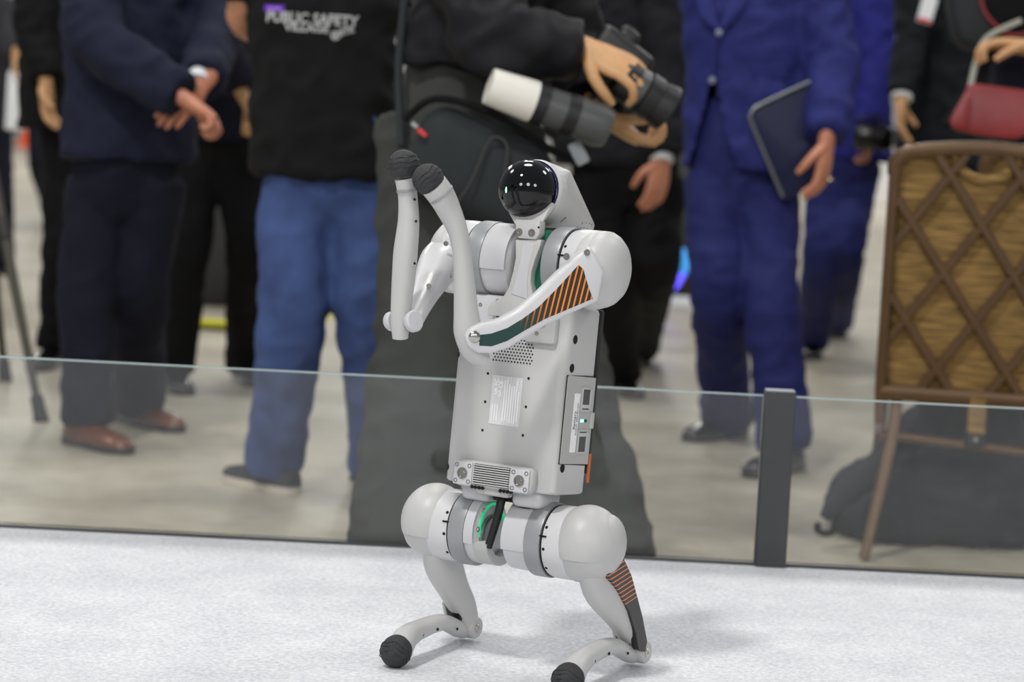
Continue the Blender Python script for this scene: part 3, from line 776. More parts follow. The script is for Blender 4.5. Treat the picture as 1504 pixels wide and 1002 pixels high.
# ================================================================== PEOPLE
def hand(mb, wrist, d, n, thumb=1, curl=.9, size=1.0, spread=.0):
    d = V(d).normalized(); n = V(n); n = (n - d * n.dot(d)).normalized(); s = d.cross(n) * thumb; w_ = V(wrist)
    k = size
    mb.tube([w_ - d * .05 * k, w_, w_ + d * .03 * k, w_ + d * .07 * k, w_ + d * .095 * k], [(.028 * k, .022 * k), (.029 * k, .021 * k), (.038 * k, .019 * k), (.042 * k, .016 * k), (.036 * k, .010 * k)], 16, 3, ref=s)
    for i, (off, L) in enumerate(((.030, .074), (.011, .082), (-.010, .077), (-.030, .060))):
        p = w_ + d * (.086 - abs(off - .005) * .25) * k + s * off * k; ang = curl * .35; pts = [p - d * .012 * k, p]
        for seg, fr in enumerate((.45, .31, .24)):
            q = (d * math.cos(ang) + n * math.sin(ang) + s * (off * spread)).normalized()
            p = p + q * L * fr * k; pts.append(p); ang += curl * (.95 if seg == 0 else .7)
        mb.tube(pts, [.0095 * k, .0098 * k, .0092 * k, .0085 * k, .0062 * k], 10, 2)
    p = w_ + d * .022 * k + s * .030 * k; q1 = (s * .75 + d * .7 + n * .35).normalized(); q2 = (d * .85 + s * .1 + n * .6).normalized(); q3 = (d * .8 - s * .15 + n * .7).normalized()
    a = p + q1 * .035 * k; b_ = a + q2 * .034 * k; c_ = b_ + q3 * .026 * k
    mb.tube([p - q1 * .015 * k, p, a, b_, c_], [.013 * k, .014 * k, .0115 * k, .0105 * k, .007 * k], 10, 2)

def oring(c, phi, hw, hd, n=26, sup=2.5):
    a = V((math.cos(phi), math.sin(phi), 0)); b = V((math.sin(phi), -math.cos(phi), 0)); out = []
    for j in range(n):
        th = 2 * math.pi * j / n; x, y = math.cos(th), math.sin(th); e = 2 / sup
        out.append(V(c) + a * hw * math.copysign(abs(x) ** e, x) + b * hd * math.copysign(abs(y) ** e, y))
    return out

def torso_rings(secs, phi):
    return [oring(c, phi, hw, hd) for c, hw, hd in secs]

def shoe(fig, heel, toe, m, name='shoe', sole='black_leather', h=1.0, L=None, wid=1.0):
    heel = V((heel.x, heel.y, 0)); toe = V((toe.x, toe.y, 0)); d = (toe - heel); ln = L or .29; d.normalize(); s = d.cross(V((0, 0, 1)))
    rr = []
    for t, hw, hh in ((0.0, .020, .050), (.03, .030, .070), (.12, .034, .088 * h), (.30, .035, .088 * h), (.45, .037, .074 * h), (.62, .043, .058), (.78, .045, .050), (.92, .036, .042), (.985, .020, .034), (1.0, .008, .028)):
        c = heel + d * (t * ln) + V((0, 0, .018)); ring = []
        for j in range(14):
            a = 2 * math.pi * j / 14; x = math.cos(a); z = math.sin(a)
            ring.append(c + s * hw * wid * math.copysign(abs(x) ** .8, x) + V((0, 0, (hh - .018) * (max(z, 0) ** .8 if z > 0 else 0))))
        rr.append(ring)
    o = MB().rings(rr).build(name, m, fig, origin=fig.location, angle=60)
    rr = []
    for t, hw in ((0, .020), (.03, .031), (.12, .0355), (.35, .034), (.62, .045), (.78, .047), (.92, .038), (.985, .022), (1.005, .008)):
        c = heel + d * (t * ln)
        rr.append([c + s * hw * wid + V((0, 0, .001)), c - s * hw * wid + V((0, 0, .001)), c - s * hw * wid + V((0, 0, .021)), c + s * hw * wid + V((0, 0, .021))])
    MB().rings(rr).build('sole', sole, o, origin=fig.location)
    return o

def person(label, base, phi, skin, torso, head, arms, legs, hands, top, bottom, hem=None, topname='jacket', botname='trousers', cut=None, sleeve=None, legr=None, cuffs=True, wr=.012, seed=0.0, tuck=False, arm_end=None, tops_voxel=.012, topcut=None, shoes=None):
    """torso: [(centre, half width, half depth)] bottom to top; arms: [(shoulder, elbow, wrist)]; legs: [(hip, knee, ankle)]; hands: [(dir, palm normal, thumb side, curl)]"""
    base = V((base.x, base.y, 0))
    if shoes:
        nl = []
        for l, (hp, tpx) in zip(legs, shoes):
            h_ = Zp(*hp); t_ = Zp(*tpx); dr = (t_ - h_).normalized(); an = h_ + dr * .085
            nl.append((l[0], l[1], V((an.x, an.y, .062))))
        legs = nl
    mb = MB()
    mb.rings(torso_rings([(c, hw * .55, hd * .5) for c, hw, hd in torso], phi))
    tc = torso[-1][0]
    mb.tube([tc - V((0, 0, .06)), tc + V((0, 0, .05)), head - V((0, 0, .09))], [.075, .058, .055], 14, 3)
    hb = oring(V((0, 0, 0)), phi, 1, 1)
    mb.ball(head, (.078, .095, .118), 20, 14, Matrix.Rotation(phi, 3, 'Z'))
    fwd = V((math.sin(phi), -math.cos(phi), 0))
    mb.tube([head + fwd * .085 + V((0, 0, .02)), head + fwd * .112 - V((0, 0, .025)), head + fwd * .088 - V((0, 0, .04))], [.010, .016, .012], 8, 2)
    for s_ in (-1, 1):
        mb.ball(head + V((math.cos(phi), math.sin(phi), 0)) * .078 * s_ - fwd * .005, (.012, .022, .032), 10, 8, Matrix.Rotation(phi, 3, 'Z'))
    for a in arms: mb.tube([a[0], a[1], a[2]], [.046, .038, .028], 12, 5)
    for l in legs: mb.tube([l[0], l[0].lerp(l[1], .5), l[1], l[1].lerp(l[2], .55), l[2]], [.05, .042, .034, .03, .028], 12, 4)
    me = remesh(mb, .016, 4)
    hb = MB()
    for a, h in zip(arms, hands):
        if h: hand(hb, a[2], *h)
    if hb.v:
        bm = bmesh.new(); bm.from_mesh(me); tmp = hb.mesh('h'); bm.from_mesh(tmp); bm.to_mesh(me); bm.free()
    me.transform(Matrix.Translation(-base)); me.name = 'person'
    fig = link('person', me, skin, None, 60); fig.location = base
    tag(fig, label, 'person', 'people standing behind the barrier')
    MB().ball(head + V((0, 0, .022)) - fwd * .014, (.085, .100, .112), 22, 10, Matrix.Rotation(phi, 3, 'Z'), .0, 1).build('hair', 'hair', fig, origin=base, angle=60)
    # upper garment
    mb = MB(); mb.rings(torso_rings(torso, phi))
    tops = torso[-1]
    mb.tube([tops[0] - V((0, 0, .05)), tops[0] + V((0, 0, .055))], [.10, .072], 16, 2)
    sl = sleeve or (.078, .066, .056)
    for i, a in enumerate(arms):
        end = a[2] if not arm_end else a[0].lerp(a[1], arm_end)
        if arm_end: mb.tube([a[0], end], [sl[0], sl[1]], 16, 4)
        else: mb.tube([a[0], a[0].lerp(a[1], .5), a[1], a[1].lerp(a[2], .5), end - (end - a[1]).normalized() * .015], [sl[0], (sl[0] + sl[1]) * .5, sl[1], (sl[1] + sl[2]) * .5, sl[2]], 16, 4)
    me = remesh(mb, tops_voxel, 5, wr * .9, seed=seed, wr2=wr * .55, cut=topcut)
    me.transform(Matrix.Translation(-base)); tp = link(topname, me, top, fig, 70)
    # lower garment
    mb = MB(); lr = legr or (.098, .082, .075, .076)
    pel = (legs[0][0] + legs[1][0]) / 2
    hwid = (legs[0][0] - legs[1][0]).length / 2 + .075
    zt = torso[0][0].z + .20
    mb.rings(torso_rings([(V((pel.x, pel.y, pel.z - .10)), hwid * .8, .085), (V((pel.x, pel.y, pel.z - .03)), hwid, .11), (V((pel.x, pel.y, pel.z + .06)), hwid, .115), (V((torso[0][0].x, torso[0][0].y, max(zt, pel.z + .1))), hwid * .92, .105)], phi))
    for l in legs:
        mid1 = l[0].lerp(l[1], .5); mid2 = l[1].lerp(l[2], .55)
        mb.tube([l[0], mid1, l[1], mid2, l[2]], [lr[0], (lr[0] + lr[1]) * .5, lr[1], lr[2], lr[3]], 18, 4)
    me = remesh(mb, .012, 4, wr * .6, wf=(9, 9, 9), seed=seed + 5, wr2=wr * .4)
    me.transform(Matrix.Translation(-base)); bt = link(botname, me, bottom, fig, 70)
    if cuffs:
        for a, h in zip(arms, hands):
            if not h: continue
            d = (a[2] - a[1]).normalized()
            MB().tube([a[2] - d * .045, a[2] + d * .004], [.040, .038], 16, 1).build('shirt_cuff', 'cuff', fig, origin=base)
    fig_parts = dict(fig=fig, top=tp, bottom=bt, base=base)
    return fig_parts

def drape(fig, topobj, me, m, name, parent, n_from):
    """lay a flat print on a garment: every vertex is cast along -n_from on to the cloth"""
    bm = bmesh.new(); bm.from_mesh(topobj.data); bt = BVHTree.FromBMesh(bm); bm.free()
    b0 = V(fig.location)
    for v in me.vertices:
        o = v.co - b0 + n_from * .25
        h = bt.ray_cast(o, -n_from, .8)
        if h[0] is not None: v.co = h[0] + n_from * .004
        else: v.co = v.co - b0
    return link(name, me, m, parent)

D2R = math.radians
# --- man in the navy suit, hands clasped, brown shoes
d = 6.75
T_ = lambda px, py, dd=None: P(px, py, dd or d)
A = person('man in navy suit with hands clasped and brown leather shoes', P(165, 640, d), D2R(48), 'skin_red',
    [(T_(190, 236), .205, .140), (T_(190, 180), .195, .135), (T_(186, 100), .180, .125), (T_(186, 20), .195, .130), (T_(190, -60), .205, .115), (T_(196, -100), .12, .08)],
    T_(215, -215),
    [(T_(128, -72, 6.62), T_(142, 62, 6.50), T_(272, 146, 6.42)), (T_(262, -78, 6.9), T_(318, 40, 6.82), T_(294, 124, 6.50))],
    [(T_(148, 262), T_(128, 430, 6.72), T_(126, 603, 6.72)), (T_(224, 264), T_(206, 430, 6.8), T_(198, 592, 6.82))],
    [(rt * .8 - upv * .55 - fw * .1, -upv * .6 - rt * .5, 1, 1.5, 1.05), (-upv * .80 - rt * .70 - fw * .35, fw, -1, .55, 1.0)],
    'navy', 'navy_trouser', sleeve=(.085, .075, .064), legr=(.096, .080, .074, .074), wr=.013, cuffs=False, seed=1, shoes=[((100, 650), (205, 672)), ((178, 618), (310, 646))])
shoe(A['fig'], Zp(100, 650), Zp(205, 672), 'brown_leather', L=.27)
shoe(A['fig'], Zp(178, 618), Zp(310, 646), 'brown_leather', L=.29)
MB().tube([T_(294, 98, 6.54), T_(291, 122, 6.50)], [.036, .034], 16, 1).build('shirt_cuff', 'cuff', A['fig'], origin=A['base'])
MB().rbox(T_(205, 118, 6.57), (.15, .012, .05), .004, 1, Mx=Matrix.Rotation(D2R(48), 3, 'Z')).build('pocket_flap', 'navy', A['top'], origin=A['base'])

# --- dark suited man behind him, facing the hall
d = 7.92
B = person('man in dark navy suit standing behind the man in navy, black shoes', P(320, 560, d), D2R(15), 'skin_tan',
    [(T_(325, 205), .20, .13), (T_(325, 150), .19, .13), (T_(325, 80), .175, .12), (T_(325, 10), .195, .125), (T_(325, -60), .20, .11), (T_(325, -90), .12, .08)],
    T_(330, -180),
    [(T_(258, -60), T_(250, 60), T_(300, 140, 7.7)), (T_(388, -60, 7.75), T_(330, 62, 7.55), T_(356, 138, 7.55))],
    [(T_(288, 190), T_(273, 370), T_(268, 552)), (T_(352, 190), T_(368, 370), T_(376, 545))],
    [None, (rt * .5 - upv, -rt, 1, 1.2, 1.0)], 'dark_navy', 'blackcloth', seed=2, legr=(.095, .078, .074, .074), cuffs=False, shoes=[((246, 566), (300, 600)), ((352, 556), (400, 580))])
shoe(B['fig'], Zp(246, 566), Zp(300, 600), 'black_leather'); shoe(B['fig'], Zp(352, 556), Zp(400, 580), 'black_leather')

# --- black sleeved person far left
d = 8.5
C_ = person('person in black with one hand hanging, behind the navy suit', P(95, 540, d), D2R(30), 'skin_tan',
    [(T_(105, 190), .19, .13), (T_(105, 130), .18, .13), (T_(105, 60), .175, .12), (T_(105, 0), .185, .125), (T_(105, -55), .195, .11), (T_(105, -85), .12, .08)],
    T_(110, -165),
    [(T_(58, -45, 8.4), T_(52, 48, 8.35), T_(68, 122, 8.3)), (T_(160, -50), T_(170, 50), T_(175, 120))],
    [(T_(98, 170), T_(92, 350), T_(76, 515)), (T_(132, 170), T_(135, 350), T_(140, 520))],
    [(-upv + rt * .05, rt - fw * .3, 1, .5, 1.05), None], 'blackcloth', 'blackcloth', seed=3, cuffs=False, sleeve=(.08, .072, .06), legr=(.09, .072, .066, .066), shoes=[((92, 535), (45, 548)), ((150, 535), (180, 560))])
shoe(C_['fig'], Zp(92, 535), Zp(45, 548), 'black_leather'); shoe(C_['fig'], Zp(150, 535), Zp(180, 560), 'black_leather')

# --- far walker with the white sneaker
d = 16.2
D_ = person('distant walker in navy trousers with a white sneaker', P(72, 335, d), D2R(60), 'skin',
    [(T_(70, 155), .19, .13), (T_(70, 130), .18, .13), (T_(70, 90), .17, .12), (T_(70, 55), .185, .125), (T_(70, 28), .19, .11), (T_(70, 15), .12, .08)],
    T_(72, -28),
    [(T_(50, 32), T_(50, 80), T_(60, 120, 15.9)), (T_(92, 32), T_(92, 80), T_(92, 120))],
    [(T_(62, 155), T_(60, 240), T_(68, 312)), (T_(82, 155), T_(90, 240), T_(96, 318))],
    [None, None], 'blackcloth', 'dark_navy', seed=4, cuffs=False, tops_voxel=.02, shoes=[((80, 326), (56, 342)), ((100, 330), (85, 350))])
shoe(D_['fig'], Zp(80, 326), Zp(56, 342), 'white_shoe', sole='white_shoe', L=.32, wid=1.3); shoe(D_['fig'], Zp(100, 330), Zp(85, 350), 'white_shoe', sole='white_shoe')

# --- person at the left edge with a white bag
d = 12.5
E1 = person('person in grey jacket at the left edge carrying a white bag', P(-14, 400, d), D2R(40), 'skin_tan',
    [(T_(-18, 190), .19, .13), (T_(-18, 150), .18, .13), (T_(-18, 100), .17, .12), (T_(-18, 50), .185, .125), (T_(-18, 10), .19, .11), (T_(-18, -8), .12, .08)],
    T_(-14, -65),
    [(T_(18, 15, 12.3), T_(16, 60, 12.1), T_(24, 86, 12.0)), (T_(-60, 15), T_(-62, 70), T_(-60, 120))],
    [(T_(-10, 180), T_(-4, 290), T_(0, 385)), (T_(-40, 180), T_(-44, 290), T_(-46, 388))],
    [(-upv, rt, 1, 1.3, 1.1), None], 'grey_jacket', 'dark_navy', seed=5, cuffs=False, tops_voxel=.02, legr=(.1, .085, .08, .08), shoes=[((-6, 398), (30, 412)), ((-50, 398), (-20, 412))])
shoe(E1['fig'], Zp(-6, 398), Zp(30, 412), 'black_leather'); shoe(E1['fig'], Zp(-50, 398), Zp(-20, 412), 'black_leather')
bagc = T_(25, 148, 12.0)
wb = empty('paper_bag', bagc - V((0, 0, .15)))
MB().rbox(bagc, (.105, .07, .29), .012, 2, taper=.86).build('bag_body', 'cuff', wb, origin=wb.location)
MB().tube([bagc + V((-.03, 0, .13)), bagc + V((-.02, 0, .19)), bagc + V((.02, 0, .19)), bagc + V((.03, 0, .13))], [.006] * 4, 8, 4).build('bag_handle', 'cuff', wb, origin=wb.location)
MB().rbox(bagc + V((.062, -.01, .02)), (.022, .05, .2), .008, 2).build('bag_side', mat('maroon card', (112, 58, 58), .7), wb, origin=wb.location)
tag(wb, 'white carrier bag held by the person at the left edge', 'bag')

# --- man in black t-shirt seen from behind, jeans
d = 5.97
F1 = person('man in black t-shirt and blue jeans seen from behind', P(470, 730, d), D2R(176), 'skin',
    [(T_(474, 258), .180, .135), (T_(476, 200), .180, .138), (T_(477, 110), .178, .135), (T_(478, 10), .188, .135), (T_(478, -70), .195, .115), (T_(478, -112), .12, .08)],
    T_(478, -225, 6.0),
    [(T_(562, -80), T_(568, 30, 6.1), T_(530, 62, 6.28)), (T_(392, -84), T_(352, 26, 6.02), T_(410, 60, 6.28))],
    [(T_(526, 262), T_(544, 480, 5.95), T_(550, 690, 6.02)), (T_(438, 262), T_(428, 480, 5.92), T_(414, 695, 5.98))],
    [(-fw * -1 + rt * -.6, -rt, 1, .8, 1.0), (fw + rt * .6, rt, 1, .8, 1.0)], 'tshirt', 'jeans', topname='tshirt', botname='jeans', cuffs=False, arm_end=.78, sleeve=(.085, .08, .07), legr=(.096, .082, .074, .073), wr=.016, seed=6, shoes=[((522, 716), (600, 735)), ((432, 728), (338, 706))])
shoe(F1['fig'], Zp(432, 728), Zp(338, 706), 'sneaker', sole='sole', L=.27); shoe(F1['fig'], Zp(522, 716), Zp(600, 735), 'sneaker', sole='sole', L=.29)
nb = V((0, -1, 0))
def shirt_text(s, size, px, py, rot, m, bold, name, sx=1.0):
    me = text_mesh(s, size, .0, bold)
    c = P(px, py, 5.84)
    R = Matrix.Translation(c) @ Matrix((rt0, V((0, 0, 1)), V((0, -1, 0)))).transposed().to_4x4() @ Matrix.Rotation(rot - ROLL, 4, 'Z') @ Matrix.Diagonal((sx, 1, 1, 1))
    me.transform(R)
    return drape(F1['fig'], F1['top'], me, m, name, F1['top'], nb)
shirt_text('PUBLIC SAFETY', .036, 458, 28.5, .035, 'greyprint', .0012, 'shirt_lettering', .92)
shirt_text('VILLAGE', .026, 451, 41.5, .035, 'greyprint', .0010, 'shirt_lettering', 1.12)
shirt_text('@IITE', .022, 503, 48.5, .42, 'greyprint', .0009, 'shirt_lettering', 1.0)
bm = bmesh.new(); bmesh.ops.create_grid(bm, x_segments=6, y_segments=2, size=.5); me = bpy.data.meshes.new('g'); bm.to_mesh(me); bm.free()
c = P(402, 11.5, 5.84)
me.transform(Matrix.Translation(c) @ Matrix((rt0, V((0, 0, 1)), V((0, -1, 0)))).transposed().to_4x4() @ Matrix.Diagonal((.052, .0165, 1, 1)))
drape(F1['fig'], F1['top'], me, 'purple', 'purple_strip', F1['top'], nb)
me = text_mesh('street', .0125, 0, .0004)
me.transform(Matrix.Translation(c) @ Matrix((rt0, V((0, 0, 1)), V((0, -1, 0)))).transposed().to_4x4() @ Matrix.Diagonal((1.15, 1, 1, 1)))
o = drape(F1['fig'], F1['top'], me, 'lilac', 'strip_lettering', F1['top'], nb)
for v in o.data.vertices: v.co.y -= .003

# --- photographer in black jacket and dark grey trousers, bending over two cameras
d = 5.22
G = person('photographer in black jacket and dark grey trousers bending over two cameras', P(690, 800, d), D2R(70), 'skin_tan',
    [(T_(676, 98), .17, .115), (T_(684, 70), .175, .118), (T_(700, 30), .18, .122), (T_(726, -30), .19, .12), (T_(748, -80), .19, .11), (T_(768, -115), .12, .08)],
    T_(830, -215),
    [(T_(690, -55, 5.05), T_(726, 60, 4.98), T_(862, 74, 4.98)), (T_(800, -60, 5.4), T_(840, 90, 5.45), T_(884, 168, 5.12))],
    [(T_(640, 178), T_(630, 480, 5.15), T_(600, 800, 5.15)), (T_(705, 200), T_(800, 470, 5.2), T_(890, 800, 5.25))],
    [(rt * .85 - upv * .42 - fw * .25, -upv * .7 + fw * .7 - rt * .3, -1, .95, 1.12), (rt * .7 - upv * .5, upv, 1, 1.1, 1.05)],
    'jacket_black', 'grey_trouser', sleeve=(.095, .080, .060), legr=(.125, .112, .112, .118), cuffs=False, wr=.02, seed=7, shoes=[((530, 870), (620, 880)), ((822, 870), (905, 880))])
shoe(G['fig'], Zp(530, 870), Zp(620, 880), 'black_leather'); shoe(G['fig'], Zp(822, 870), Zp(905, 880), 'black_leather')
# bag on his hip
def swept(px0, px1, d, r0, r1): return P(*px0, d), P(*px1, d)
bc = P(702, 252, 5.02)
gb = empty('hip_bag', P(690, 300, 5.02))
RB_ = Matrix.Rotation(D2R(22), 3, 'Y')
b = MB().rbox(bc, (.30, .13, .20), .06, 5, Mx=RB_)
body = b.build('bag_body', 'grey_bag', gb, origin=gb.location, angle=60)
MB().tube([P(595, 175, 5.0), P(640, 145, 4.97), P(720, 165, 4.95), P(800, 215, 4.97), P(850, 240, 5.0)], [.008] * 5, 8, 5).build('bag_piping', 'blackcloth', body, origin=gb.location)
MB().tube([P(648, 330, 4.97), P(690, 270, 4.94), P(720, 205, 4.94), P(745, 215, 4.94), P(738, 270, 4.94)], [.003] * 5, 8, 5).build('bag_piping', 'grey_trouser', body, origin=gb.location)
MB().tube([P(590, 215, 5.05), P(586, 90, 5.1), P(600, -40, 5.1)], [.009, .009, .009], 8, 4).build('bag_strap', 'grey_bag', gb, origin=gb.location)
tg = MB().rbox(P(620, 195, 4.945), (.022, .004, .010), .002, 1, Mx=Matrix.Rotation(D2R(35), 3, 'Y')).build('red_tag', 'red', body, origin=gb.location)
MB().rbox(P(609, 184, 4.945), (.016, .004, .009), .002, 1, Mx=Matrix.Rotation(D2R(35), 3, 'Y')).build('silver_tag', 'silver', body, origin=gb.location)
MB().rbox(P(850, 225, 4.98), (.03, .014, .05), .006, 2, Mx=Matrix.Rotation(D2R(-30), 3, 'Y')).build('buckle', 'silver', body, origin=gb.location)
tag(gb, 'slate grey camera bag with a red tag on the photographer\'s hip', 'bag')
# white-hooded lens camera hanging
def axis_px(p0, p1, d0, d1):
    a = P(*p0, d0); b_ = P(*p1, d1); return a, (b_ - a).normalized(), (b_ - a).length
a, t, L = axis_px((718, 126), (893, 188), 4.90, 4.95)
cam1 = empty('telephoto_camera', a)
def lat(prof, m, name, par, root): return MB().lathe(prof, a, t, 32).build(name, m, par, origin=root.location)
lat([(0, .030), (0, .037), (.004, .038), (.090, .043), (.099, .043), (.099, .03)], 'lens_white', 'lens_hood', cam1, cam1)
lat([(.003, .033), (.0035, 0)], 'dome', 'front_glass', cam1, cam1)
lat([(.098, .044), (.122, .044), (.122, .03)], 'camera', 'grip_ring', cam1, cam1)
lat([(.121, .040), (.165, .041), (.165, .03)], 'lens_grey', 'barrel', cam1, cam1)
lat([(.164, .044), (.190, .044), (.190, .03)], 'camera', 'grip_ring', cam1, cam1)
lat([(.189, .043), (L * .93, .046), (L, .040), (L, 0)], 'lens_grey', 'barrel', cam1, cam1)
tag(cam1, 'long telephoto lens with a white hood under the photographer\'s arm', 'camera lens')
# black camera in his hand
a, t, L = axis_px((908, 112), (980, 160), 4.97, 5.0)
cam2 = empty('handheld_camera', a)
Rc = Matrix.Rotation(D2R(35), 3, 'Y')
bd = MB().rbox(P(905, 92, 5.10), (.135, .075, .11), .018, 3, Mx=Rc).build('camera_body', 'camera', cam2, origin=cam2.location)
MB().rbox(P(920, 58, 5.10), (.05, .06, .05), .014, 3, Mx=Rc).build('viewfinder_hump', 'camera', bd, origin=cam2.location)
lat([(0, .040), (.03, .044), (.032, .040), (.06, .042), (.062, .047), (.09, .047), (.092, .044), (.118, .050), (.126, .050), (.126, .044), (.11, .040), (.11, 0)], 'camera', 'lens', cam2, cam2)
lat([(.036, .0415), (.038, .044), (.056, .044), (.058, .0415)], 'lens_grey', 'zoom_ring', cam2, cam2)
MB().tube([P(880, 130, 4.97), P(868, 150, 4.95), P(880, 175, 4.95)], [.006] * 3, 8, 4).build('strap', 'blackcloth', cam2, origin=cam2.location)
tag(cam2, 'black camera with zoom lens in the photographer\'s hand', 'camera')

# --- charcoal suited man behind the photographer
d = 8.3
H1 = person('man in charcoal suit behind the photographer, one hand hanging', P(925, 585, d), D2R(-8), 'skin_red',
    [(T_(900, 245), .205, .14), (T_(900, 190), .20, .135), (T_(900, 110), .19, .13), (T_(900, 30), .21, .13), (T_(900, -50), .22, .115), (T_(900, -80), .12, .08)],
    T_(900, -175),
    [(T_(812, -45), T_(802, 90), T_(830, 200)), (T_(972, -45, 8.15), T_(978, 100, 8.1), T_(972, 236, 8.0))],
    [(T_(872, 260), T_(895, 420), T_(908, 568, 8.35)), (T_(964, 262), T_(960, 390), T_(950, 500, 8.7))],
    [None, (-upv - rt * .18, -rt * .5 + fw * .6, -1, .45, 1.1)], 'charcoal', 'blackcloth', seed=8, sleeve=(.085, .074, .068), legr=(.105, .088, .08, .08), shoes=[((898, 572), (965, 600)), ((945, 528), (915, 540))])
shoe(H1['fig'], Zp(898, 572), Zp(965, 600), 'black_leather', L=.3); shoe(H1['fig'], Zp(945, 528), Zp(915, 540), 'black_leather', L=.28)

# --- blue suited man with folder
d = 7.1
fwI = V((math.sin(D2R(-8)), -math.cos(D2R(-8)), 0))
pA = P(1051, 100, 7.1); pB = P(996, 258, 7.1); pC = P(1076, 258, 7.1)
def cutI(co):
    if co.y > P(1050, 200, 7.06).y: return False
    # opening below the lower button, measured on the front of the coat
    v = co - CAM; dd = v.dot(fw); x = 752 + FPX * v.dot(rt) / dd; y = 501 - FPX * v.dot(upv) / dd
    if y < 122: return False
    k = (y - 122) / 125
    return 1046 - 34 * k < x < 1049 + 30 * k ** 1.3
I1 = person('man in royal blue suit holding a navy folder', P(1100, 670, d), D2R(-8), 'skin_red',
    [(T_(1098, 248), .190, .15), (T_(1098, 190), .186, .145), (T_(1098, 100), .176, .135), (T_(1098, 20), .195, .135), (T_(1098, -45), .215, .115), (T_(1098, -80), .12, .08)],
    T_(1090, -185),
    [(T_(1040, -38, 7.2), T_(1048, 85, 7.42), T_(1095, 180, 7.45)), (T_(1202, -38, 7.05), T_(1221, 95, 7.0), T_(1214, 207, 6.88))],
    [(T_(1050, 262), T_(1056, 440, 7.0), T_(1082, 612, 7.38)), (T_(1128, 262), T_(1132, 440, 6.95), T_(1148, 668, 6.95))],
    [None, (-upv - rt * .12, -rt * .75 - fw * -.35, -1, .55, 1.12)], 'blue', 'blue_trouser', seed=9, sleeve=(.088, .074, .066), legr=(.092, .082, .078, .078), wr=.014, topcut=cutI, cuffs=False, shoes=[((1090, 640), (985, 652)), ((1172, 688), (1085, 706))])
shoe(I1['fig'], Zp(1090, 640), Zp(985, 652), 'black_leather', L=.29); shoe(I1['fig'], Zp(1172, 688), Zp(1085, 706), 'black_leather', L=.30)
for px, py in ((1056, 48), (1046, 118)):
    MB().lathe([(0, .010), (.004, .010), (.005, .008), (.005, 0)], P(px, py, 6.945), fwI, 16).build('button', 'button', I1['top'], origin=I1['base'])
MB().rbox(P(1130, 106, 6.965), (.105, .012, .048), .004, 1, Mx=Matrix.Rotation(D2R(4), 3, 'Z') @ Matrix.Rotation(D2R(-8), 3, 'Y')).build('pocket_flap', 'blue', I1['top'], origin=I1['base'])
for q in (((1030, -30), (1040, 20), (1056, 44)), ((1105, -40), (1080, 10), (1058, 44))):
    MB().tube([P(*q[0], 6.99), P(*q[1], 6.955), P(*q[2], 6.945)], [(.03, .006), (.022, .005), (.006, .004)], 10, 4, ref=rt).build('lapel', 'blue', I1['top'], origin=I1['base'])
MB().tube([P(1051, 50, 6.945), P(1048, 85, 6.945), P(1046, 120, 6.95)], [(.005, .003)] * 3, 8, 3, ref=rt).build('front_edge', 'blue', I1['top'], origin=I1['base'])
fo = empty('folder', P(1150, 293, 6.92))
poly_px = [(1102, 176), (1103, 168), (1107, 161), (1113, 156), (1190, 120), (1197, 122), (1200, 262), (1190, 276), (1157, 294), (1150, 290)]
poly = [P(px, py, 6.93) for px, py in poly_px]
MB().prism(poly, fw * .022, .003, 2).build('cover', 'folder', fo, origin=fo.location)
MB().tube([P(px, py, 6.925) for px, py in ((1150, 290), (1126, 233), (1103, 178), (1103, 168), (1107, 161), (1113, 156), (1150, 138), (1190, 120))], [.0055] * 8, 8, 3).build('zip_edge', 'zip', fo, origin=fo.location)
tag(fo, 'navy leather folder with a zip edge in the blue suited man\'s hand', 'folder')
MB().lathe([(-.003, .0125), (.003, .0125), (.003, .0105), (-.003, .0105), (-.003, .0125)], P(1218, 264, 6.86), (rt * .1 - upv), 16).build('finger_ring', 'gold', I1['fig'], origin=I1['base'])

# --- bright blue person behind
d = 9.5
J1 = person('person in bright blue suit and black loafers behind the man with folder', P(1215, 545, d), D2R(-5), 'skin',
    [(T_(1240, 232), .19, .13), (T_(1240, 190), .185, .13), (T_(1240, 110), .175, .12), (T_(1240, 40), .19, .125), (T_(1240, -15), .20, .11), (T_(1240, -40), .12, .08)],
    T_(1240, -120),
    [(T_(1180, -12), T_(1176, 90), T_(1185, 180)), (T_(1280, -10, 9.4), T_(1288, 95, 9.35), T_(1276, 190, 9.3))],
    [(T_(1222, 240), T_(1208, 380), T_(1200, 505, 9.5)), (T_(1258, 240), T_(1240, 370), T_(1232, 470, 10.0))],
    [None, (-upv, -rt, -1, 1.0, 1.0)], 'bright_blue', 'blue_trouser', seed=10, cuffs=False, sleeve=(.078, .068, .06), legr=(.095, .08, .074, .072), shoes=[((1190, 520), (1205, 575)), ((1228, 490), (1240, 520))])
shoe(J1['fig'], Zp(1190, 520), Zp(1205, 575), 'black_leather', L=.30); shoe(J1['fig'], Zp(1228, 490), Zp(1240, 520), 'black_leather', L=.28)
d = 9.2
bb = empty('black_handbag', P(1280, 215, d))
MB().rbox(P(1282, 203, d), (.15, .09, .09), .02, 3).build('bag_body', 'black_leather', bb, origin=bb.location)
MB().tube([P(1262, 190, d), P(1266, 172, d), P(1290, 172, d), P(1296, 190, d)], [.006] * 4, 8, 4).build('bag_handle', 'black_leather', bb, origin=bb.location)
tag(bb, 'small black bag hanging beside the bright blue suit', 'bag')

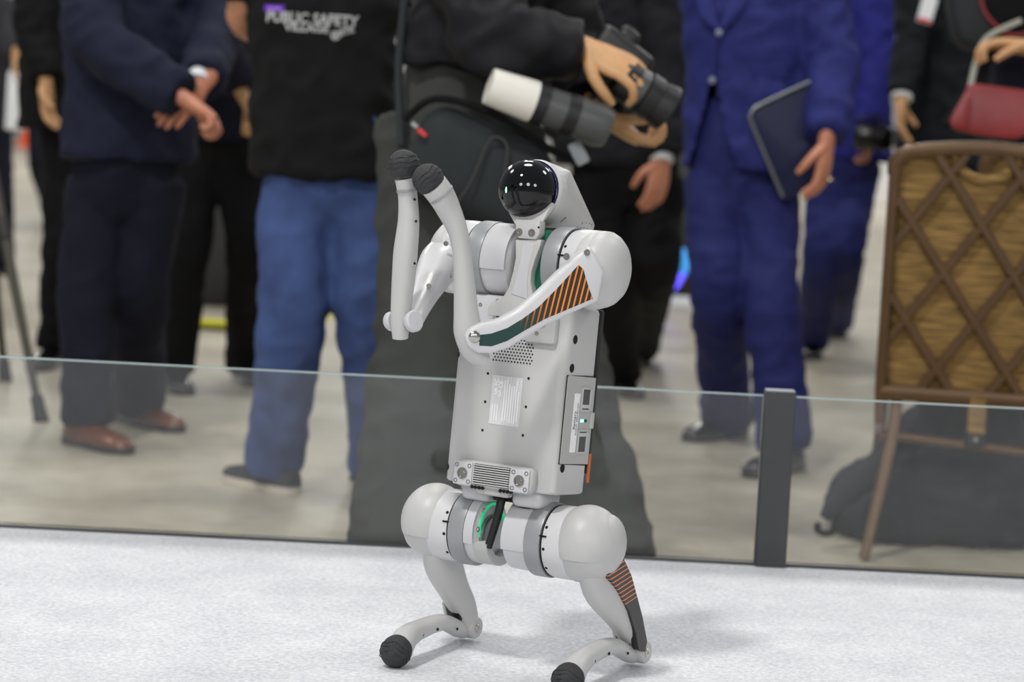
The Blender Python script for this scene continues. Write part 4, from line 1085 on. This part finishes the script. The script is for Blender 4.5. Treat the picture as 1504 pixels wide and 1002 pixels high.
# --- person in black behind the chair
d = 9.0
K1 = person('person in black jacket with white cuff behind the lattice chair', P(1380, 560, d), D2R(-20), 'skin_tan',
    [(T_(1392, 250), .19, .13), (T_(1392, 190), .18, .13), (T_(1390, 110), .17, .12), (T_(1388, 40), .18, .12), (T_(1388, -25), .185, .11), (T_(1388, -50), .12, .08)],
    T_(1388, -130),
    [(T_(1350, -20, 8.9), T_(1338, 60, 8.85), T_(1324, 144, 8.75)), (T_(1440, -20), T_(1450, 70), T_(1450, 150))],
    [(T_(1360, 250), T_(1345, 390), T_(1328, 500, 10.1)), (T_(1410, 250), T_(1410, 390), T_(1405, 540))],
    [(-upv - rt * .02, rt - fw * .3, -1, .45, 1.05), None], 'black_green', 'black_green', seed=11, sleeve=(.075, .062, .052), legr=(.1, .085, .07, .06), botname='skirt_trousers', shoes=[((1345, 520), (1270, 530)), ((1420, 560), (1360, 570))])
sh = shoe(K1['fig'], Zp(1345, 520), Zp(1270, 530), 'skin', name='sandal_foot', sole='black_leather', L=.25, h=.7)
MB().tube([Zp(1318, 530, .01), Zp(1316, 516, .06), Zp(1322, 522, .01)], [.022, .024, .022], 8, 4).build('sandal_strap', 'black_leather', sh, origin=K1['base'])
shoe(K1['fig'], Zp(1420, 560), Zp(1360, 570), 'skin', name='sandal_foot', sole='black_leather', L=.25, h=.7)
MB().rbox(P(1362, 14, 8.72), (.055, .006, .10), .003, 1, Mx=Matrix.Rotation(D2R(12), 3, 'Y')).build('badge', 'cuff', K1['top'], origin=K1['base'])
MB().rbox(P(1358, 30, 8.715), (.05, .006, .012), .002, 1, Mx=Matrix.Rotation(D2R(12), 3, 'Y')).build('badge_strip', 'red_panel', K1['top'], origin=K1['base'])

# --- person with bags at the right edge
d = 7.4
L1 = person('person in dark navy holding a black bag at the right edge', P(1560, 680, d), D2R(-30), 'skin_tan',
    [(T_(1552, 230), .20, .14), (T_(1552, 170), .20, .14), (T_(1552, 100), .19, .13), (T_(1552, 20), .20, .13), (T_(1555, -60), .2, .11), (T_(1555, -90), .12, .08)],
    T_(1555, -200),
    [(T_(1500, -60, 7.2), T_(1560, 70, 6.95), T_(1513, 70, 6.8)), (T_(1640, -60), T_(1650, 60), T_(1650, 170))],
    [(T_(1520, 250), T_(1520, 450), T_(1520, 640)), (T_(1590, 250), T_(1590, 450), T_(1590, 640))],
    [(-rt + upv * .12, -upv, 1, 1.0, 1.15), None], 'dark_navy', 'dark_navy', seed=12, cuffs=False, arm_end=.95, shoes=[((1520, 660), (1500, 700)), ((1590, 660), (1580, 700))])
shoe(L1['fig'], Zp(1520, 660), Zp(1500, 700), 'black_leather'); shoe(L1['fig'], Zp(1590, 660), Zp(1580, 700), 'black_leather')
kb = empty('black_bag', P(1450, 75, 7.000))
poly = [P(px, py, 6.920) for px, py in ((1402, 30), (1410, 58), (1428, 70), (1460, 72), (1500, 60), (1540, 30), (1545, -60), (1400, -60), (1396, -10))]
MB().prism(poly, fw * .12, .02, 3).build('bag_body', 'grey_bag', kb, origin=kb.location)
poly = [P(px, py, 6.905) for px, py in ((1440, -50), (1442, 5), (1460, 35), (1490, 52), (1530, 40), (1540, -50))]
fl_ = MB().prism(poly, fw * .03, .01, 2).build('bag_flap', 'blackcloth', kb, origin=kb.location)
MB().tube([P(px, py, 6.900) for px, py in ((1440, -50), (1442, 5), (1460, 35), (1490, 52), (1530, 40))], [.005] * 5, 8, 4).build('red_piping', mat('red piping', (130, 40, 48), .6), fl_, origin=kb.location)
tag(kb, 'black bag with red piping in the top right corner', 'bag')
rb = empty('red_handbag', P(1450, 206, 6.800))
b = MB()
b.hull([P(px, py, dd) for dd, sc_ in ((6.720, 0), (6.880, 1)) for px, py in ((1394, 178), (1398, 190), (1425, 122), (1440, 124), (1505, 132), (1530, 140), (1530, 190), (1490, 206), (1440, 200))], .012, 4)
bo = b.build('bag_body', 'red_leather', rb, origin=rb.location, angle=60)
MB().tube([P(1422, 125, 6.710), P(1424, 150, 6.695), P(1418, 190, 6.710)], [.004] * 3, 8, 4).build('seam', 'red_leather', bo, origin=rb.location)
MB().tube([P(1425, 130, 6.780), P(1434, 90, 6.820), P(1450, 55, 6.850), P(1500, 30, 6.850)], [(.008, .004)] * 4, 8, 4).build('bag_strap', 'tan_cloth', rb, origin=rb.location)
MB().tube([P(1395, 185, 6.800), P(1420, 140, 6.860), P(1445, 90, 6.880), P(1460, 50, 6.880)], [(.022, .006)] * 4, 8, 4).build('bag_strap', 'blackcloth', rb, origin=rb.location)
tag(rb, 'red leather handbag above the lattice chair', 'handbag')

# ================================================================== CHAIRS
def chair(loc, rz, label):
    """banquet chair, back towards -y in its own frame; built around (0,0,0)"""
    root = empty('banquet_chair', loc, rz); tag(root, label, 'chair', 'banquet chairs')
    W2 = .203; t = .024
    lean = lambda z: -.075 * max(0, (z - .42)) / .5          # backrest leans towards -y (towards the viewer)
    def pt(x, z, dy=0): return V((x, lean(z) + dy, z))
    zb, zt = .385, .935
    arch = lambda x: zt + .022 * (1 - (x / W2) ** 2)
    # stiles and legs (one bent tube each side)
    for s_ in (-1, 1):
        MB().tube([pt(s_ * W2, zt - .03), pt(s_ * W2, .75), pt(s_ * W2, .55), pt(s_ * W2, .40), pt(s_ * (W2 - .004), .31)], [(.0125, .014)] * 5, 12, 4, ref=(1, 0, 0), sup=4).build('stile', 'wood_frame', root)
        MB().tube([V((s_ * (W2 - .040), .03, .40)), V((s_ * (W2 - .032), .0, .27)), V((s_ * (W2 + .012), -.075, .006))], [(.014, .012), (.0145, .012), (.012, .011)], 10, 4, ref=(1, 0, 0), sup=4).build('leg', 'wood_frame', root)
        MB().tube([V((s_ * (W2 - .012), .42, .42)), V((s_ * (W2 - .005), .44, .2)), V((s_ * (W2 + .02), .47, .006))], [.013, .013, .011], 10, 4).build('leg', 'wood_frame', root)
    n = 16
    b = MB(); b.tube([pt(-W2, zt - .045)] + [pt(W2 * 2 * (i / n - .5), arch(W2 * 2 * (i / n - .5)) - (.018 if i in (0, n) else 0)) for i in range(n + 1)] + [pt(W2, zt - .045)], [(.014, .016)] * (n + 3), 12, 2, ref=(0, 1, 0), sup=4)
    tr = b.build('top_rail', 'wood_frame', root)
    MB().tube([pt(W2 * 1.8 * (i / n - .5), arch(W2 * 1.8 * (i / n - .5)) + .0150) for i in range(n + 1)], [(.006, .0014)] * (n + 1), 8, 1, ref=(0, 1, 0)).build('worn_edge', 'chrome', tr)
    MB().tube([pt(-W2, zb), pt(W2, zb)], [(.014, .018)] * 2, 12, 1, ref=(0, 1, 0), sup=4).build('bottom_rail', 'wood_frame', root)
    # woven panel with a hand hole
    bm = bmesh.new(); pol = []
    x1 = W2 - .008
    out = [(-x1, zb + .01), (x1, zb + .01), (x1, zt - .01)] + [(x1 - 2 * x1 * i / 12, arch(x1 - 2 * x1 * i / 12) - .012) for i in range(13)] 
    b = MB(); N_ = 24
    def yoff(x): return .006
    # panel as a grid with the hand hole left out
    nx, nz = 48, 56
    vid = {}; vs_ = []; fs_ = []
    inhole = lambda x, z: (x / .066) ** 2 + ((z - (zt + .006)) / .052) ** 2 < 1
    for i in range(nx + 1):
        for j in range(nz + 1):
            x = -x1 + 2 * x1 * i / nx; z = zb + (arch(x) - zb) * j / nz
            vid[i, j] = len(vs_); vs_.append(pt(x, z, .014))
    for i in range(nx):
        for j in range(nz):
            x = -x1 + 2 * x1 * (i + .5) / nx; z = zb + (arch(x) - zb) * (j + .5) / nz
            if not inhole(x, z): fs_.append((vid[i, j], vid[i + 1, j], vid[i + 1, j + 1], vid[i, j + 1]))
    me = bpy.data.meshes.new('woven_panel'); me.from_pydata([tuple(v) for v in vs_], [], fs_); me.update()
    bm = bmesh.new(); bm.from_mesh(me); bmesh.ops.solidify(bm, geom=bm.faces[:], thickness=.016); bm.to_mesh(me); bm.free()
    wp = link('woven_panel', me, 'weave', root)
    pp = [pt(.068 * math.cos(math.pi + math.pi * i / 12), zt + .006 + .054 * math.sin(math.pi + math.pi * i / 12), .006) for i in range(13)]
    MB().tube(pp, [(.007, .011)] * 13, 10, 1, ref=(0, 1, 0)).build('handle_lip', 'weave', wp)
    # diagonal lattice
    sl_ = 1.42; dx = .157
    for sg in (-1, 1):
        for k in range(-6, 7):
            # line z = zc + sg*sl*(x - k*dx)
            xs = [x for x in [(-x1 + 2 * x1 * i / 200) for i in range(201)] if zb + .012 < .783 + sg * sl_ * (x - k * dx) < arch(x) - .012]
            if len(xs) < 12: continue
            a_, b_ = xs[0], xs[-1]
            za, zb2 = .783 + sg * sl_ * (a_ - k * dx), .783 + sg * sl_ * (b_ - k * dx)
            MB().tube([pt(a_, za, -.004 + .0015 * sg), pt((a_ + b_) / 2, (za + zb2) / 2, -.004 + .0015 * sg), pt(b_, zb2, -.004 + .0015 * sg)], [(.0065, .0100)] * 3, 8, 1, ref=(0, 1, 0), sup=3.5).build('lattice_strip', 'wood_frame', root)
    # seat cushion, frame and stretchers
    MB().rbox((0, .235, .425), (.42, .43, .065), .025, 3).build('seat', 'weave', root)
    MB().rbox((0, .235, .385), (.38, .40, .02), .004, 1).build('seat_frame', 'wood_frame', root)
    MB().tube([V((-W2 + .01, .012, .285)), V((W2 - .01, .012, .262))], [.0115, .0115], 10, 1).build('stretcher', 'wood_frame', root)
    for s_ in (-1, 1): MB().tube([V((s_ * (W2 - .01), .0, .28)), V((s_ * (W2 - .005), .44, .26))], [.009, .009], 8, 1).build('stretcher', 'wood_frame', root)
    cs = MB().rbox((.02, -.004, .345), (.042, .02, .10), .004, 1).build('back_strut', 'weave', root)
    MB().rbox((.018, -.004, .288), (.045, .024, .04), .005, 1).build('strut_bracket', 'black', cs)
    MB().lathe([(0, .007), (.004, .006), (.004, 0)], (.02, -.017, .292), (0, -1, 0), 12).build('strut_bolt', 'steel', cs)
    return root
cb = Zp(1442, 842)
chair(V((P(1442, 420, 5.42).x + .01, 5.52, 0)), -0.15, 'brown lattice-back banquet chair behind the glass at right')
c2 = P(1563, 400, 6.2)
chair(V((c2.x, c2.y + .1, 0)), D2R(-8), 'second banquet chair, only its top corner showing at right edge')

# backpack on the floor under the chair
d = 5.75
bp = empty('backpack', P(1390, 838, d))
def bring(z, x0, x1, y0, y1):
    c = V(((x0 + x1) / 2, (y0 + y1) / 2, z)); return oring(c, 0, (x1 - x0) / 2, (y1 - y0) / 2, 28, 3.2)
x_ = lambda px, py=720: P(px, py, 5.85).x
rr = [bring(.0, x_(1262), x_(1520), 5.72, 6.05), bring(.03, x_(1234), x_(1530), 5.68, 6.08), bring(.06, x_(1222), x_(1530), 5.68, 6.1), bring(.10, x_(1234), x_(1530), 5.68, 6.1), bring(.17, x_(1282), x_(1520), 5.7, 6.1), bring(.26, x_(1335), x_(1510), 5.74, 6.08), bring(.33, x_(1360), x_(1500), 5.78, 6.05), bring(.365, x_(1375), x_(1480), 5.82, 6.0)]
me = remesh(MB().rings(rr), .012, 8, .02, seed=30, wr2=.01); me.transform(Matrix.Translation(-bp.location))
link('pack_body', me, 'grey_bag', bp, 70)
MB().tube([P(1345, 640, 5.72), P(1285, 690, 5.66), P(1232, 735, 5.64), P(1210, 762, 5.64)], [(.030, .014), (.034, .014), (.026, .012), (.012, .008)], 12, 5, ref=rt).build('shoulder_strap', 'grey_bag', bp, origin=bp.location)
MB().tube([P(1203, 768, 5.64), P(1200, 778, 5.64), P(1212, 784, 5.64), P(1224, 780, 5.64), P(1228, 758, 5.64)], [.008] * 5, 8, 4).build('strap_loop', 'blackcloth', bp, origin=bp.location)
tag(bp, 'slumped dark backpack on the floor beneath the lattice chair', 'backpack')

# ================================================================== BACKGROUND THINGS
# tripod at the left edge
ft1 = Zp(61, 620); ft2 = Zp(8, 560); apex = P(-38, 120, 7.5)
tp_ = empty('tripod', V((ft1.x - .2, ft1.y + .2, 0)))
MB().lathe([(-.06, .02), (-.06, .045), (.05, .045), (.06, .03), (.14, .025), (.14, 0)], apex, (0, 0, 1), 16).build('hub', 'black', tp_, origin=tp_.location)
for f_ in (ft1, ft2, V((ft1.x - .75, ft1.y + .35, 0))):
    lg = MB().tube([apex, apex.lerp(f_, .45), f_.lerp(apex, .05)], [.022, .0165, .0125], 12, 2).build('leg', mat('tripod leg', (58, 54, 44), .5), tp_, origin=tp_.location)
    k_ = apex.lerp(f_, .45); t_ = (f_ - apex).normalized()
    MB().lathe([(-.04, .018), (-.04, .023), (.03, .023), (.03, .018)], k_, t_, 12).build('clamp', 'black', lg, origin=tp_.location)
    MB().lathe([(-.085, .014), (-.08, .020), (-.03, .021), (-.004, .024), (0, .022), (0, 0)], f_, t_, 14).build('rubber_foot', 'black_rubber', lg, origin=tp_.location)
tag(tp_, 'dark tripod at the left edge with rubber feet', 'tripod')
# dark case between the people
cs0 = Zp(318, 452)
cs = empty('flight_case', cs0 + V((0, .3, 0)))
cs_c = cs0 + V((0, .3, .30))
bd = MB().rbox(cs_c, (.56, .5, .58), .012, 2).build('case_body', 'case', cs, origin=cs.location)
for z in (.06, .54):
    MB().rbox(V((cs_c.x, cs_c.y - .252, z)), (.56, .008, .02), .002, 1).build('case_rail', 'black', cs, origin=cs.location)
for s_ in (-1, 1): MB().rbox(V((cs_c.x + s_ * .27, cs_c.y - .252, .3)), (.02, .01, .58), .002, 1).build('case_corner', 'black', cs, origin=cs.location)
q = P(327, 284, 11.0)
MB().rbox(V((cs_c.x, cs_c.y, .62)), (.3, .2, .06), .01, 1).build('top_unit', 'black', cs, origin=cs.location)
MB().ball(V((q.x, cs_c.y - .105, .625)), (.02, .01, .02), 12, 8).build('indicator_light', 'pink_led', cs, origin=cs.location)
tag(cs, 'dark equipment case on the floor behind the suited men', 'case')
# yellow cover strips on the floor
ys = Zp(318, 484)
yo = empty('cable_cover', ys)
MB().rbox(ys + V((-.02, 0, .02)), (.20, .10, .04), .012, 2).build('cover_block', 'yellow', yo, origin=yo.location)
MB().rbox(ys + V((.13, .03, .02)), (.09, .09, .04), .012, 2).build('cover_block', 'yellow', yo, origin=yo.location)
MB().tube([ys + V((-.3, -.04, .008)), ys + V((0, -.06, .008)), ys + V((.3, .0, .008))], [.008] * 3, 8, 4).build('cable', 'black', yo, origin=yo.location)
tag(yo, 'yellow cable cover on the floor in front of the dark case', 'cable cover')
q = Zp(474, 466)
yb = empty('yellow_stand', q)
MB().lathe([(0, .05), (.01, .05), (.015, .012), (.03, .012), (.03, .025), (.06, .028), (.075, .015), (.078, 0)], q, (0, 0, 1), 16).build('knob', 'yellow', yb, origin=yb.location)
tag(yb, 'tiny yellow marker on the floor beside the jeans', 'marker')
# orange cone far left
cn = Zp(41, 216)
co_ = empty('traffic_cone', cn)
MB().lathe([(.02, .14), (.33, .07), (.35, .05), (.35, 0)], cn, (0, 0, 1), 18).build('cone_body', 'orange', co_, origin=co_.location)
MB().rbox(cn + V((0, 0, .015)), (.34, .34, .03), .01, 1).build('cone_base', 'orange', co_, origin=co_.location)
tag(co_, 'bright orange cone far away at the left', 'cone')
# kiosk with blue light strip
kp = Zp(985, 452)
ki = empty('light_kiosk', kp + V((0, .35, 0)))
MB().rbox(kp + V((.05, .35, .03)), (1.1, .7, .06), .01, 2).build('plinth', 'cuff', ki, origin=ki.location)
MB().lathe([(.06, .42), (.10, .44), (.55, .36), (1.2, .34), (1.25, .30), (1.25, 0)], kp + V((.08, .45, 0)), (0, 0, 1), 28).build('kiosk_body', 'black', ki, origin=ki.location)
dk = 12.0
MB().tube([P(958, 437, dk), P(975, 432, dk), P(992, 420, dk), P(1004, 402, dk)], [.028, .02, .016, .014], 10, 5).build('light_strip', 'blue_led', ki, origin=ki.location)
MB().tube([P(1004, 402, dk), P(1008, 385, dk), P(1007, 365, dk)], [.016, .02, .016], 10, 5).build('light_strip', 'cyan_led', ki, origin=ki.location)
tag(ki, 'black kiosk with a curved blue light strip behind the blue suit', 'kiosk')
# booth with red banner at the right, far away
for i, (px, w_, z0, h_, lab_) in enumerate(((1291, .30, 1.15, .55, 'upper'), (1336, .40, .80, .40, 'lower'))):
    q = P(px, 150, 40)
    o = MB().rbox(V((q.x, 45.5, z0 + h_ / 2)), (w_, .2, h_), .02, 1)
    e = empty('red_banner', V((q.x, 45.5, z0)))
    o.build('banner_board', 'red_panel', e, origin=e.location)
    MB().rbox(V((q.x, 45.5, z0 / 2)), (.08, .12, z0), .01, 1).build('banner_stand', 'wall', e, origin=e.location)
    tag(e, 'narrow red banner on the far white booth, %s of the two' % lab_, 'banner')
q = Zp(1275, 236)
ct = empty('booth_counter', V((P(1280, 210, 30).x, 30, 0)))
MB().rbox(ct.location + V((0.2, 0, .36)), (1.6, .6, .72), .02, 1).build('counter_body', 'wall', ct, origin=ct.location)
MB().rbox(ct.location + V((0.2, -.02, .84)), (1.7, .65, .26), .02, 1).build('counter_top', 'case', ct, origin=ct.location)
tag(ct, 'distant white counter with a dark top right of the blue suits', 'counter')
